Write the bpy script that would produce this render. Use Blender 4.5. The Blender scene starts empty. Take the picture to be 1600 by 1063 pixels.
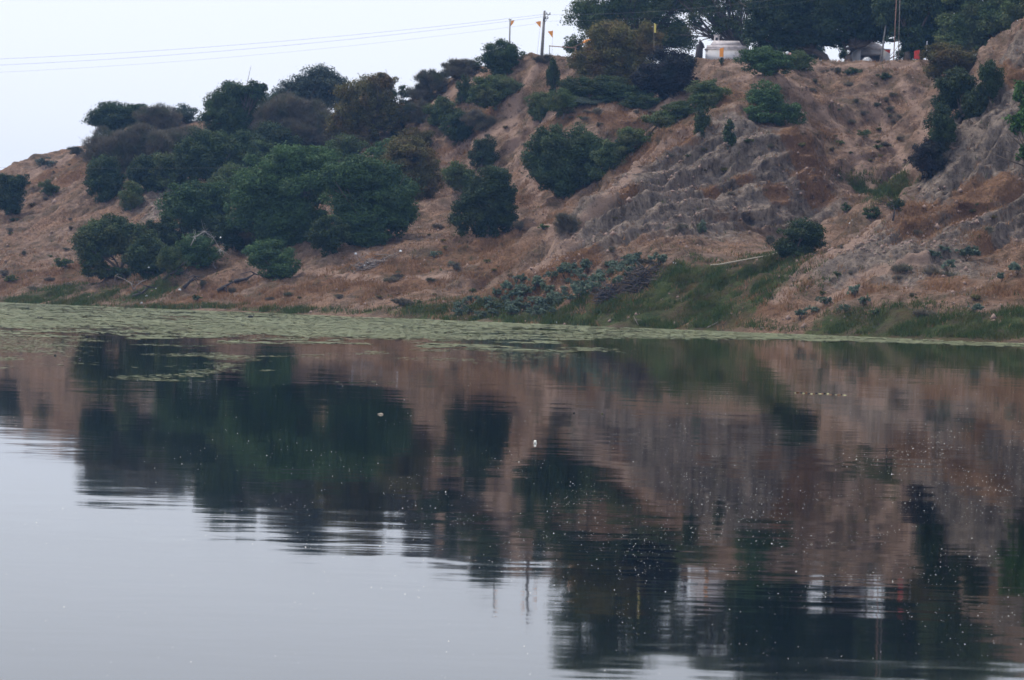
import bpy, math, random
import numpy as np
from mathutils import Matrix, Vector

# ------------------------------------------------------------------ camera, world, sun, exposure
SC = bpy.context.scene
COL = SC.collection
CAM_H, FPX, ROLL = 3.04, 4444.0, 0.028
PITCH = math.atan(74.1 / FPX)
cam_data = bpy.data.cameras.new("camera")
cam = bpy.data.objects.new("camera", cam_data)
COL.objects.link(cam)
SC.camera = cam
cam_data.sensor_width = 36.0
cam_data.lens = FPX * 36.0 / 1600.0
cam_data.clip_start = 0.5
cam_data.clip_end = 5000
F_ = np.array([0, math.cos(PITCH), -math.sin(PITCH)])
R0 = np.array([1.0, 0, 0]); U0 = np.array([0, math.sin(PITCH), math.cos(PITCH)])
R_ = math.cos(ROLL) * R0 + math.sin(ROLL) * U0
U_ = -math.sin(ROLL) * R0 + math.cos(ROLL) * U0
CAMP = np.array([0, 0, CAM_H])
m = Matrix(((R_[0], U_[0], -F_[0], 0), (R_[1], U_[1], -F_[1], 0), (R_[2], U_[2], -F_[2], CAM_H), (0, 0, 0, 1)))
cam.matrix_world = m
cam_data.dof.use_dof = True
cam_data.dof.focus_distance = 62.0
cam_data.dof.aperture_fstop = 5.0

SUN_EL, SUN_AZ = math.radians(58), math.radians(-62)   # azimuth measured from +Y towards +X
world = bpy.data.worlds.new("World")
SC.world = world
world.use_nodes = True
nt = world.node_tree
for n in list(nt.nodes): nt.nodes.remove(n)
sky = nt.nodes.new("ShaderNodeTexSky")
sky.sky_type = 'NISHITA'
sky.sun_disc = False
sky.sun_elevation = SUN_EL
sky.sun_rotation = SUN_AZ
sky.air_density = 1.0
sky.dust_density = 4.0
sky.ozone_density = 1.5
veil = nt.nodes.new("ShaderNodeMixRGB")      # thin even cloud veil over the blue
veil.inputs[0].default_value = 0.78
veil.inputs[2].default_value = (11.2, 11.75, 13.0, 1)
bg = nt.nodes.new("ShaderNodeBackground")
bg.inputs[1].default_value = 0.105
wo = nt.nodes.new("ShaderNodeOutputWorld")
nt.links.new(sky.outputs[0], veil.inputs[1])
nt.links.new(veil.outputs[0], bg.inputs[0])
nt.links.new(bg.outputs[0], wo.inputs[0])

sun_d = bpy.data.lights.new("sun", 'SUN')
sun_d.energy = 2.6
sun_d.angle = math.radians(10)
sun_d.color = (1.0, 0.91, 0.80)
sun = bpy.data.objects.new("sun", sun_d)
COL.objects.link(sun)
sdir = Vector((math.sin(SUN_AZ) * math.cos(SUN_EL), math.cos(SUN_AZ) * math.cos(SUN_EL), math.sin(SUN_EL)))
sun.rotation_euler = sdir.to_track_quat('Z', 'Y').to_euler()

SC.view_settings.view_transform = 'Standard'
SC.view_settings.look = 'None'
SC.view_settings.exposure = 0.0
SC.view_settings.gamma = 1.0
SC.render.engine = 'CYCLES'
SC.cycles.max_bounces = 6
SC.cycles.diffuse_bounces = 2
SC.cycles.glossy_bounces = 3
SC.cycles.transmission_bounces = 2
SC.cycles.volume_bounces = 0
SC.cycles.transparent_max_bounces = 6
SC.cycles.use_denoising = True

# ------------------------------------------------------------------ maths helpers
def ray(u, v):
    d = F_ + (u - 800.0) / FPX * R_ - (v - 531.5) / FPX * U_
    return d / d[1]
def unproj(u, v, D):
    return CAMP + ray(u, v) * D
def project(P):
    q = np.asarray(P) - CAMP
    f = q @ F_
    return 800 + FPX * (q @ R_) / f, 531.5 - FPX * (q @ U_) / f
def on_water(u, v):
    d = ray(u, v)
    return CAMP + d * (CAM_H / -d[2])

def h3(ix, iy, iz, seed):
    h = (ix * 374761393 + iy * 668265263 + iz * 2147483647 + seed * 1274126177) & 0xFFFFFFFF
    h = ((h ^ (h >> 13)) * 1274126177) & 0xFFFFFFFF
    h = ((h ^ (h >> 16)) * 2246822519) & 0xFFFFFFFF
    h = h ^ (h >> 15)
    return (h & 0xFFFFFF).astype(np.float64) / 8388607.5 - 1.0
def vnoise(x, y, z, seed=0):
    xi = np.floor(x).astype(np.int64); yi = np.floor(y).astype(np.int64); zi = np.floor(z).astype(np.int64)
    fx, fy, fz = x - xi, y - yi, z - zi
    fx = fx * fx * (3 - 2 * fx); fy = fy * fy * (3 - 2 * fy); fz = fz * fz * (3 - 2 * fz)
    r = 0
    for dx in (0, 1):
        wx = fx if dx else 1 - fx
        for dy in (0, 1):
            wy = fy if dy else 1 - fy
            for dz in (0, 1):
                wz = fz if dz else 1 - fz
                r = r + h3(xi + dx, yi + dy, zi + dz, seed) * wx * wy * wz
    return r
def fbm(x, y, z, octv=4, seed=0, gain=0.5):
    a, s, t = 1.0, 0.0, 0.0
    for i in range(octv):
        c, n = math.cos(0.6 * i), math.sin(0.6 * i)
        f = 2.03 ** i
        s = s + a * vnoise((x * c - y * n) * f + 17.3 * i, (x * n + y * c) * f, z * f + 5.1 * i, seed + i)
        t += a; a *= gain
    return s / t
def sstep(a, b, x):
    t = np.clip((x - a) / (b - a), 0, 1)
    return t * t * (3 - 2 * t)

# ------------------------------------------------------------------ object helpers
def tag(o, label=None, cat=None, group=None, kind=None):
    if label: o["label"] = label
    if cat: o["category"] = cat
    if group: o["group"] = group
    if kind: o["kind"] = kind
    return o
def mesh_obj(name, V, faces_flat, nper, mat=None, parent=None, tint=None, smooth=False):
    """faces_flat: int array of vertex indices, nper: verts per face (int) or array of counts"""
    me = bpy.data.meshes.new(name)
    V = np.asarray(V, dtype=np.float32)
    ff = np.asarray(faces_flat, dtype=np.int32).ravel()
    if np.isscalar(nper):
        nf = len(ff) // nper
        starts = np.arange(nf, dtype=np.int32) * nper
    else:
        nper = np.asarray(nper, dtype=np.int32); nf = len(nper)
        starts = np.concatenate([[0], np.cumsum(nper)[:-1]]).astype(np.int32)
    me.vertices.add(len(V)); me.vertices.foreach_set("co", V.ravel())
    me.loops.add(len(ff)); me.loops.foreach_set("vertex_index", ff)
    me.polygons.add(nf); me.polygons.foreach_set("loop_start", starts)
    if smooth: me.polygons.foreach_set("use_smooth", np.ones(nf, dtype=bool))
    me.update(calc_edges=True)
    if tint is not None:
        a = me.attributes.new("tint", 'FLOAT', 'POINT')
        a.data.foreach_set("value", np.asarray(tint, dtype=np.float32))
    if mat: me.materials.append(mat)
    o = bpy.data.objects.new(name, me)
    COL.objects.link(o)
    if parent: o.parent = parent
    return o
def empty(name, loc, rz=0.0):
    o = bpy.data.objects.new(name, None)
    COL.objects.link(o)
    o.location = loc
    o.rotation_euler = (0, 0, rz)
    o.empty_display_size = 0.3
    return o
class MB:
    def __init__(s): s.v = []; s.f = []; s.c = []
    def add(s, verts, faces):
        b = len(s.v); s.v += [tuple(p) for p in verts]
        for f in faces: s.f += [b + i for i in f]; s.c.append(len(f))
    def box(s, cx, cy, cz, sx, sy, sz, taper=1.0):
        hx, hy = sx / 2, sy / 2
        vs = [(cx - hx, cy - hy, cz), (cx + hx, cy - hy, cz), (cx + hx, cy + hy, cz), (cx - hx, cy + hy, cz)]
        vs += [(cx - hx * taper, cy - hy * taper, cz + sz), (cx + hx * taper, cy - hy * taper, cz + sz),
               (cx + hx * taper, cy + hy * taper, cz + sz), (cx - hx * taper, cy + hy * taper, cz + sz)]
        s.add(vs, [(3, 2, 1, 0), (4, 5, 6, 7), (0, 1, 5, 4), (1, 2, 6, 5), (2, 3, 7, 6), (3, 0, 4, 7)])
    def tube(s, pts, radii, n=6, cap=True):
        pts = [Vector(p) for p in pts]
        rings = []
        for i, p in enumerate(pts):
            d = (pts[min(i + 1, len(pts) - 1)] - pts[max(i - 1, 0)])
            d = d.normalized() if d.length > 1e-6 else Vector((0, 0, 1))
            a = Vector((0, 0, 1)) if abs(d.z) < 0.9 else Vector((1, 0, 0))
            e1 = d.cross(a).normalized(); e2 = d.cross(e1).normalized()
            r = radii[i] if hasattr(radii, '__len__') else radii
            rings.append([p + (e1 * math.cos(t) + e2 * math.sin(t)) * r for t in [2 * math.pi * k / n for k in range(n)]])
        vs = [q for rg in rings for q in rg]
        fs = []
        for i in range(len(pts) - 1):
            for k in range(n):
                a, b = i * n + k, i * n + (k + 1) % n
                fs.append((a, b, b + n, a + n))
        if cap:
            fs.append(tuple(range(n))[::-1]); fs.append(tuple((len(pts) - 1) * n + k for k in range(n)))
        s.add(vs, fs)
    def blob(s, c, r, rng, n=8, rings=5, rough=0.2):
        vs = []; fs = []
        c = np.array(c); r = np.array(r) if hasattr(r, '__len__') else np.array([r] * 3)
        for i in range(rings + 1):
            th = math.pi * i / rings
            for k in range(n):
                ph = 2 * math.pi * (k + 0.5 * (i % 2)) / n
                q = np.array([math.sin(th) * math.cos(ph), math.sin(th) * math.sin(ph), math.cos(th)])
                if 0 < i < rings: q = q * (1 + rng.uniform(-rough, rough))
                vs.append(c + q * r)
        for i in range(rings):
            for k in range(n):
                a, b = i * n + k, i * n + (k + 1) % n
                fs.append((a, a + n, b + n, b))
        s.add(vs, fs)
    def build(s, name, mat, parent=None, smooth=False):
        return mesh_obj(name, np.array([tuple(p) for p in s.v]), s.f, s.c, mat, parent, smooth=smooth)

# ------------------------------------------------------------------ materials
def new_mat(name):
    mt = bpy.data.materials.new(name); mt.use_nodes = True
    t = mt.node_tree
    p = t.nodes["Principled BSDF"]
    return mt, t, p
def plain(name, col, rough=0.85, var=0.25, scale=3.0, metallic=0.0):
    mt, t, p = new_mat(name)
    n = t.nodes.new("ShaderNodeTexNoise"); n.inputs["Scale"].default_value = scale; n.inputs["Detail"].default_value = 6
    tc = t.nodes.new("ShaderNodeTexCoord"); t.links.new(tc.outputs["Object"], n.inputs["Vector"])
    r = t.nodes.new("ShaderNodeValToRGB")
    r.color_ramp.elements[0].position = 0.3; r.color_ramp.elements[1].position = 0.7
    r.color_ramp.elements[0].color = tuple(c * (1 - var) for c in col) + (1,)
    r.color_ramp.elements[1].color = tuple(min(1, c * (1 + var)) for c in col) + (1,)
    t.links.new(n.outputs["Fac"], r.inputs[0]); t.links.new(r.outputs[0], p.inputs["Base Color"])
    p.inputs["Roughness"].default_value = rough; p.inputs["Metallic"].default_value = metallic
    return mt
def leafmat(name, c_lo, c_hi, c_alt, rough=0.75, transl=0.18):
    """leaf colour runs c_lo..c_hi with a per-leaf tint; c_alt is a second leaf colour in patches"""
    mt, t, p = new_mat(name)
    a = t.nodes.new("ShaderNodeAttribute"); a.attribute_name = "tint"
    m1 = t.nodes.new("ShaderNodeMixRGB"); m1.inputs[1].default_value = c_lo + (1,); m1.inputs[2].default_value = c_hi + (1,)
    t.links.new(a.outputs["Fac"], m1.inputs[0])
    g = t.nodes.new("ShaderNodeNewGeometry")
    n = t.nodes.new("ShaderNodeTexNoise"); n.inputs["Scale"].default_value = 0.45; n.inputs["Detail"].default_value = 3
    t.links.new(g.outputs["Position"], n.inputs["Vector"])
    mr = t.nodes.new("ShaderNodeMapRange"); mr.inputs[1].default_value = 0.45; mr.inputs[2].default_value = 0.7
    t.links.new(n.outputs["Fac"], mr.inputs[0])
    m2 = t.nodes.new("ShaderNodeMixRGB"); m2.inputs[2].default_value = c_alt + (1,)
    t.links.new(mr.outputs[0], m2.inputs[0]); t.links.new(m1.outputs[0], m2.inputs[1])
    oi = t.nodes.new("ShaderNodeObjectInfo")
    hs = t.nodes.new("ShaderNodeHueSaturation")
    mm = t.nodes.new("ShaderNodeMapRange"); mm.inputs[3].default_value = 0.8; mm.inputs[4].default_value = 1.25
    t.links.new(oi.outputs["Random"], mm.inputs[0]); t.links.new(mm.outputs[0], hs.inputs["Value"])
    t.links.new(m2.outputs[0], hs.inputs["Color"])
    t.links.new(hs.outputs[0], p.inputs["Base Color"])
    p.inputs["Roughness"].default_value = rough
    p.inputs["Specular IOR Level"].default_value = 0.25
    tr = t.nodes.new("ShaderNodeBsdfTranslucent"); t.links.new(hs.outputs[0], tr.inputs[0])
    mx = t.nodes.new("ShaderNodeMixShader"); mx.inputs[0].default_value = transl
    out = t.nodes["Material Output"]
    t.links.new(p.outputs[0], mx.inputs[1]); t.links.new(tr.outputs[0], mx.inputs[2]); t.links.new(mx.outputs[0], out.inputs[0])
    return mt

M = {}
M['dusty'] = leafmat("leaf_dusty_green", (.034, .062, .024), (.110, .155, .056), (.105, .115, .044))
M['acacia'] = leafmat("leaf_acacia", (.032, .068, .026), (.100, .180, .066), (.058, .100, .042))
M['dark'] = leafmat("leaf_dark", (.020, .040, .018), (.070, .112, .044), (.052, .070, .028))
M['olive'] = leafmat("leaf_olive", (.048, .054, .018), (.165, .145, .045), (.130, .085, .032))
M['pale'] = leafmat("leaf_pale", (.075, .105, .085), (.120, .150, .120), (.090, .110, .095))
M['twig'] = leafmat("twig_dry", (.090, .080, .062), (.185, .160, .120), (.080, .095, .055), transl=0.05)
M['plum'] = leafmat("leaf_plum", (.020, .018, .022), (.042, .034, .036), (.026, .038, .025))
M['fresh'] = leafmat("leaf_fresh", (.030, .075, .018), (.070, .140, .030), (.045, .090, .025))
M['milk'] = leafmat("leaf_greyblue", (.075, .115, .085), (.155, .205, .150), (.100, .130, .080))
M['grass_dry'] = leafmat("dry_grass", (.19, .095, .045), (.36, .21, .11), (.26, .16, .095), transl=0.1)
M['grass_green'] = leafmat("green_grass", (.036, .066, .016), (.090, .130, .034), (.12, .11, .036), transl=0.15)
M['bark'] = plain("bark", (.10, .075, .06), var=.35, scale=6)
M['deadwood'] = plain("dead_wood", (.24, .20, .18), var=.35, scale=5)
M['bleached'] = plain('bleached_wood', (.34, .32, .31), var=.3)
M['darkwood'] = plain("dark_wood", (.045, .038, .042), var=.4, scale=4)
M['concrete'] = plain("concrete_pole", (.24, .23, .23), var=.2, scale=2)
M['metal'] = plain("galvanised", (.18, .18, .19), rough=.5, var=.2)
M['wire'] = plain("wire", (.10, .10, .11), rough=.5, var=.1)
M['rust'] = plain("rusty_rail", (.30, .17, .13), var=.3)
M['orange'] = plain("orange_cloth", (.95, .36, .07), var=.12, scale=1.2)
M['yellow'] = plain("yellow_cloth", (.75, .62, .15), var=.15)
M['red'] = plain("red_cloth", (.55, .05, .035), var=.2)
M['pink'] = plain("pink_cloth", (.75, .45, .42), var=.15)
M['white'] = plain("white_cloth", (.80, .82, .84), var=.1)
M['lime'] = plain("limewash", (.72, .72, .76), var=.14, scale=1.3)
M['plaster'] = plain("weathered_plaster", (.60, .55, .56), var=.25, scale=2)
M['dark'+'void'] = plain("opening_shade", (.03, .03, .04), var=.2)  # near-black colour standing in for shade inside an opening
M['plastic'] = plain("plastic_scrap", (.75, .78, .82), var=.2)
M['stone'] = plain("clod", (.24, .165, .135), var=.35, scale=1.5)
M['pipe'] = plain("pale_pipe", (.36, .32, .25), var=.2)
M['weedy'] = plain('weedy', (.42, .40, .22), var=.3)
M['bird'] = plain("bird_dark", (.025, .025, .03), var=.3)
M['foam'] = plain("foam", (.85, .84, .78), var=.08)

# ------------------------------------------------------------------ terrain
SH_A, SH_B = 284.0, -1.12        # the shoreline runs y = A + B x
def sdist(x, y):
    w = 1.2 * np.sin(x * 0.11 + 0.7) + 0.7 * np.sin(x * 0.31 + 2.0)
    return (y - (SH_A + SH_B * x) + w * 0.6) / 1.50
def default_z(x, y):
    s = sdist(x, y)
    top = 34.0 - 17.0 * sstep(15, -80, x)
    up = top * (sstep(-14, 96, s) - float(sstep(-14, 96, 0.0)))
    return np.where(s < 0, np.maximum(-4.0, s * 0.16), up)

CP = """
-260 345 480|-200 330 470|-100 300 462|0 277 455|60 252 452|130 232 450|0 330 425|0 390 395|0 440 372|60 300 430|60 380 395|60 430 372
130 290 430|130 370 395|130 430 368|-200 420 430|-200 395 445|-100 400 415|200 197 447|200 260 425|200 330 400|200 400 370|200 450 349
330 192 447|330 250 420|260 305 400|330 330 385|330 400 354|330 455 336|480 190 442|480 250 415|480 330 375|480 400 342|480 450 326
560 195 436|640 172 430|640 250 400|640 320 368|620 385 337|640 440 314|640 478 301|740 118 420|690 145 425|700 230 402|740 240 398|760 300 365|740 370 336
740 430 312|760 470 298|830 97 405|790 105 412|800 180 392|830 260 376|840 330 346|850 380 326|850 440 304|850 480 289|900 98 402
835 195 374|880 171 366|950 172 363|1020 166 363|1060 150 364|890 182 378|960 184 378|1030 176 376|940 130 392|1030 125 388|1090 97 388
1085 190 346|1020 240 326|950 300 314|900 360 306|850 415 298|950 262 352|880 315 336|1040 192 358|865 355 330|990 226 354|910 220 356
1150 125 347|1215 115 346|1150 195 327|1100 250 321|1150 300 317|1200 250 322|1200 200 328|1260 220 329|1240 290 319|1200 335 313|1100 350 303|1000 350 304|1150 150 336|1050 300 314|1000 400 293|1100 400 286
1200 400 288|950 440 283|1050 440 278|1150 440 275|1100 480 266|1000 488 272|1200 485 262|1130 122 370|1190 112 366|1300 97 376|1200 97 382|1400 97 374|1450 95 372
1280 130 363|1300 180 350|1350 230 341|1300 280 330|1400 125 362|1420 180 350|1450 150 358|1420 235 342|1400 300 325|1300 330 316|1350 350 312|1300 390 304|1250 380 298
1565 85 316|1600 62 311|1700 30 302|1532 150 299|1492 225 292|1440 310 285|1370 352 281|1290 400 273|1225 470 263|1500 105 348|1480 190 338|1440 270 328
1560 200 290|1600 150 293|1600 250 286|1540 300 283|1600 350 276|1500 380 273|1400 400 269|1600 420 263|1500 450 258|1400 470 255|1600 490 246|1300 450 264|1300 490 256
1720 200 284|1720 400 256|1720 500 240|1900 200 282|1900 420 244|1640 20 345|
"""
pts = []
for tok in CP.replace("\n", "|").split("|"):
    if tok.strip():
        a, b, c = map(float, tok.split()); pts.append(unproj(a, b, c))
for u in range(-300, 2000, 60):      # the water's edge
    # intersection of the pixel column with the shoreline
    d = ray(u, 490)
    y = SH_A / (1 - SH_B * d[0]); x = d[0] * y
    pts.append(np.array([x, y, 0.0])); 
    pts.append(np.array([x - 8, y - 8, -1.8])); pts.append(np.array([x - 24, y - 24, -4.0]))
    pts.append(np.array([x + 1.6, y + 1.6, 0.75]))
for x in range(-120, 121, 12):
    for y in (475, 510, 545):
        zz = float(np.interp(x, [-120, -90, -80, -68, -58, -30, 10, 20], [13, 16, 19, 23, 25.5, 29, 33.5, 34]))
        if y > (SH_A + SH_B * x) + 40: pts.append(np.array([x, y, zz]))
for u in range(830, 1500, 70):                 # the flat top behind the rim
    Dr = float(np.interp(u, [830, 900, 1090, 1300, 1450], [405, 402, 388, 376, 372]))
    q = unproj(u, 97 + (2 if u > 1000 else 0), Dr)
    for k in (14, 34, 60):
        w = unproj(u, 97, Dr + k); pts.append(np.array([w[0], w[1], q[2] - .004 * k]))
for u in (1540, 1600, 1680):
    for D in (360, 390, 420):
        w = unproj(u, 97, D); pts.append(np.array([w[0], w[1], 33.5]))
pts = np.array(pts)
res = pts[:, 2] - default_z(pts[:, 0], pts[:, 1])
def tps(r2): return 0.5 * r2 * np.log(r2 + 1e-9)
A2 = tps(((pts[:, None, :2] - pts[None, :, :2]) ** 2).sum(-1)) + np.eye(len(pts)) * 6.0
P2 = np.hstack([np.ones((len(pts), 1)), pts[:, :2]])
K = np.block([[A2, P2], [P2.T, np.zeros((3, 3))]])
sol = np.linalg.solve(K, np.concatenate([res, np.zeros(3)]))
def base_z(x, y):
    shp = x.shape; x = x.ravel(); y = y.ravel(); out = np.zeros(len(x))
    for i in range(0, len(x), 40000):
        X, Y = x[i:i + 40000], y[i:i + 40000]
        r2 = (X[:, None] - pts[None, :, 0]) ** 2 + (Y[:, None] - pts[None, :, 1]) ** 2
        out[i:i + 40000] = tps(r2) @ sol[:len(pts)] + sol[-3] + sol[-2] * X + sol[-1] * Y
    fade = sstep(-135, -95, x) * sstep(125, 95, x) * sstep(170, 215, y) * sstep(545, 500, y)
    return (default_z(x, y) + out * fade).reshape(shp)

gx = np.concatenate([[-1500, -900, -500, -300, -200], np.arange(-130, -82, 1.5), np.arange(-82, 72, 0.27), np.arange(72, 130, 1.5), [140, 200, 300, 500, 900, 1500]])
gy = np.concatenate([[-1200, -400, -100, 0, 100, 160], np.arange(190, 232, 1.5), np.arange(232, 400, 0.2), np.arange(400, 470, 0.35), np.arange(470, 560, 3), [580, 640, 760, 1000, 1500]])
X, Y = np.meshgrid(gx, gy)
# erosion: warp the sampling position so slopes get flutes and spurs
sX = 1.3 * fbm(X / 9, Y / 9, X * 0 + 3, 4, 11)
sY = 1.6 * fbm(X / 7, Y / 7, X * 0 + 9, 4, 12)
core = sstep(-120, -90, X) * sstep(120, 90, X) * sstep(180, 225, Y) * sstep(540, 500, Y)
Zs = base_z(X + sX * core, Y + sY * core)
s_ = sdist(X, Y)
shore = sstep(0.0, 9.0, s_) * core
gxz = np.gradient(Zs, axis=1) / np.gradient(X, axis=1); gyz = np.gradient(Zs, axis=0) / np.gradient(Y, axis=0)
slope = np.sqrt(gxz ** 2 + gyz ** 2)
steep = sstep(0.45, 1.3, slope)
mid = sstep(0.12, 0.4, slope)
CLIFF = [(1000,320,9),(1060,290,9),(1120,250,9),(1170,240,8),(1220,250,8),(1180,300,9),(960,350,7),(910,380,6),(1050,350,8),(1230,290,7),(1540,200,8),(1560,280,9),(1500,260,6),(1510,330,8),(1580,340,8),(1590,120,8),(1575,80,7),(1610,60,8),(1440,370,7)]
ub, vb = project(np.stack([X, Y, Zs], -1).reshape(-1, 3)); ub = ub.reshape(X.shape); vb = vb.reshape(X.shape)
cliff = np.zeros_like(X)
for (u, v, r) in CLIFF:
    cliff = np.maximum(cliff, np.exp(-((ub - u) ** 2 + (vb - v) ** 2) / (r * 9.0) ** 2))
cliff = sstep(.15, .7, cliff)
ta = (X - 1.12 * Y) / 1.5                      # distance along the bank
wob = 2.4 * fbm(X / 5, Y / 5, Zs / 5, 3, 77)
flute = 1 - np.abs(fbm((ta + wob * .8 - .1 * Zs) / 3.2, Zs / 14, X * 0, 3, 78, .55)) * 2.2
spur = 1 - np.abs(fbm((ta + 3.5 * fbm(X / 14, Y / 14, X * 0, 2, 90)) / 8.0, s_ / 60, X * 0, 2, 91)) * 2.0
fine_fl = 1 - np.abs(fbm((ta + wob - .1 * Zs) / 1.1, Zs / 4.5, X * 0, 3, 79, .6)) * 2.0
rid = 1 - np.abs(fbm(X / 3.2, Y / 3.2, Zs / 9, 4, 21))          # ridged
gul = 1 - np.abs(fbm(X / 6.5 + Y / 30, Y / 9, Zs / 30, 3, 31))
d1 = fbm(X / 2.2, Y / 2.2, Zs / 2.2, 5, 41, 0.6)
amp = (0.15 + 0.85 * mid) * shore
disp = amp * ((rid - 0.75) * 1.3 * (0.35 + 0.65 * steep) + (gul - 0.8) * 1.5 + d1 * 0.55 + 0.16 * fbm(X / .7, Y / .7, Zs / .7, 3, 51))
strata = 0.22 * vnoise(X / 25, Y / 25, Zs / 0.8, 61) * steep * shore
nrm = np.stack([-gxz, -gyz, np.ones_like(Zs)], -1)
nrm /= np.linalg.norm(nrm, axis=-1, keepdims=True)
disp = disp + strata + shore * (cliff * (1.5 * (flute - .45) + .55 * (fine_fl - .5) + .35 * fbm(X / 1.3, Y / 1.3, Zs / 1.3, 4, 88, .6)) + (1 - .9 * cliff) * mid * (.75 * (flute - .45) + 1.6 * (spur - .5) * sstep(6, 20, s_)))
ledge = vnoise(ta / 14, Zs / 1.6, X * 0, 63)
disp = disp + .22 * cliff * shore * sstep(.1, .5, ledge)
disp += 0.12 * sstep(-1, 1.5, s_) * sstep(7, 2, s_) * core * fbm(X / 1.5, Y / 1.5, X * 0, 3, 71)
PX = X + nrm[..., 0] * disp * core; PY = Y + nrm[..., 1] * disp * core; PZ = Zs + nrm[..., 2] * disp
TV = np.stack([PX, PY, PZ], -1)

# hollows: burrow and undercuts, pushed into the slope at their own place
nyy, nxx = X.shape
u_all, v_all = project(TV.reshape(-1, 3)); u_all = u_all.reshape(X.shape); v_all = v_all.reshape(X.shape)
idx = np.arange(nyy * nxx).reshape(nyy, nxx)
quads = np.stack([idx[:-1, :-1], idx[:-1, 1:], idx[1:, 1:], idx[1:, :-1]], -1).reshape(-1, 4)
terrain = mesh_obj("hillside", TV.reshape(-1, 3), quads, 4, smooth=True)
tag(terrain, kind="structure")
terrain["label"] = "eroded brown river bank rising from the water to a flat top"
bpy.context.view_layer.update()
def cast(u, v, maxd=700):
    d = ray(u, v); L = np.linalg.norm(d)
    ok, loc, nn, ix = terrain.ray_cast(Vector(CAMP), Vector(d / L), distance=maxd)
    return (np.array(loc), np.array(nn), ix) if ok else None
def ground_z(x, y):
    ok, loc, nn, ix = terrain.ray_cast(Vector((x, y, 90)), Vector((0, 0, -1)))
    return loc[2] if ok else 0.0
def ground_at(u, v, D=None):
    if D is None:
        for dv in (0, 2, 4, 7, 10, 15, 20, 26):
            c = cast(u, v + dv)
            if c is not None and c[0][2] > 0.02: return c[0]
        D = 380
    p = unproj(u, v, D); p[2] = ground_z(p[0], p[1]); return p
tv = TV.reshape(-1, 3)
for (u, v, r, dep) in ((1172, 348, 1.0, 1.5), (1163, 342, .6, .8), (1268, 402, 1.2, 1.0), (962, 360, .9, .7), (1000, 262, .8, .5), (1510, 330, 1.3, .7),
                       (1300, 300, 1.2, .6), (1195, 262, 1.3, .5), (1060, 255, 1., .5), (560, 462, 1.0, .5), (500, 462, 1.0, .5), (625, 462, 1.1, .5), (1240, 420, .9, .6), (1345, 385, .8, .6)):
    c = cast(u, v)
    if c is None: continue
    dd = np.linalg.norm((tv - c[0]) * np.array([1, 1, 1.5]), axis=1)
    w = sstep(r, r * 0.45, dd)[:, None] * dep
    tv -= w * c[1] * np.array([1, 1, .25])
# ---- ground cover zones (what grows or lies there)
zone = np.zeros((len(tv), 4), dtype=np.float32); zone[:, 3] = 1
ZP = {
 0: [(1000,320,9),(1060,290,9),(1120,250,9),(1170,240,8),(1220,250,8),(1180,300,9),(960,350,7),(910,380,6),(1050,350,8),(1230,290,7),(870,415,5),(1540,200,8),(1560,280,9),(1500,260,6),(1510,330,8),(1580,340,8),(1590,130,7),(1575,85,4),(1600,70,3),(1550,130,5),(1440,370,7),(1350,400,6),(265,310,5),(250,325,4),(1450,420,6),(1590,230,7)],
 1: [(1050,455,6),(1110,440,6),(1160,425,6),(1180,455,5),(1090,475,6),(1000,480,5),(940,492,4),(880,496,4),(820,494,4),(740,492,4),(660,490,4),(1230,300,0.1),(60,465,5),(130,468,5),(230,462,4),(1300,515,3),(1380,515,4),(1450,518,4),(1540,515,5),(1590,500,5),(1360,300,3),(1390,290,3),(1400,495,3),(1020,500,4),(1130,495,4)],
 2: [(1030,240,2.2),(1075,215,2.5),(1130,150,3),(1160,280,1.5),(1110,300,1.5),(1215,305,2),(985,300,2),(1290,205,3),(1240,215,2.5),(1575,290,2.5),(1545,390,2.5),(1262,250,3.5),(1270,280,3),(1255,230,3),(1280,300,3),(1040,205,5),(1010,230,4),(985,260,3),(1090,170,4),(840,430,6),(870,420,5),(800,445,6),(760,455,5),(1225,425,4),(1210,450,4),(1190,480,3),(960,470,4),(1560,110,2.5),(1592,118,3),(1440,335,3),(1430,350,3),(1525,320,3),(1510,340,3),(1535,300,3),(140,250,6),(110,270,5),(60,285,5),(620,455,6),(560,445,6),(500,450,6),(430,460,6),(360,450,5),(300,470,5),(220,440,5),(680,420,6),(720,400,5),(780,380,5),(850,350,4),(560,420,6),(830,300,4),(780,420,5),(900,400,3),(1350,460,3),(1480,445,3),(1590,450,4),(100,430,5),(30,440,6),(700,250,4),(760,190,4),(870,185,5),(960,180,5)],
}
for ch, L in ZP.items():
    for (u, v, r) in L:
        c = cast(u, v)
        if c is None: continue
        near = np.abs(tv[:, 0] - c[0][0]) < 3 * r
        d2 = ((tv[near] - c[0]) ** 2).sum(1)
        zone[near, ch] = np.maximum(zone[near, ch], np.exp(-d2 / (r * r)))
sflat = s_.ravel()
zone[:, 3] = 0
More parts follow.
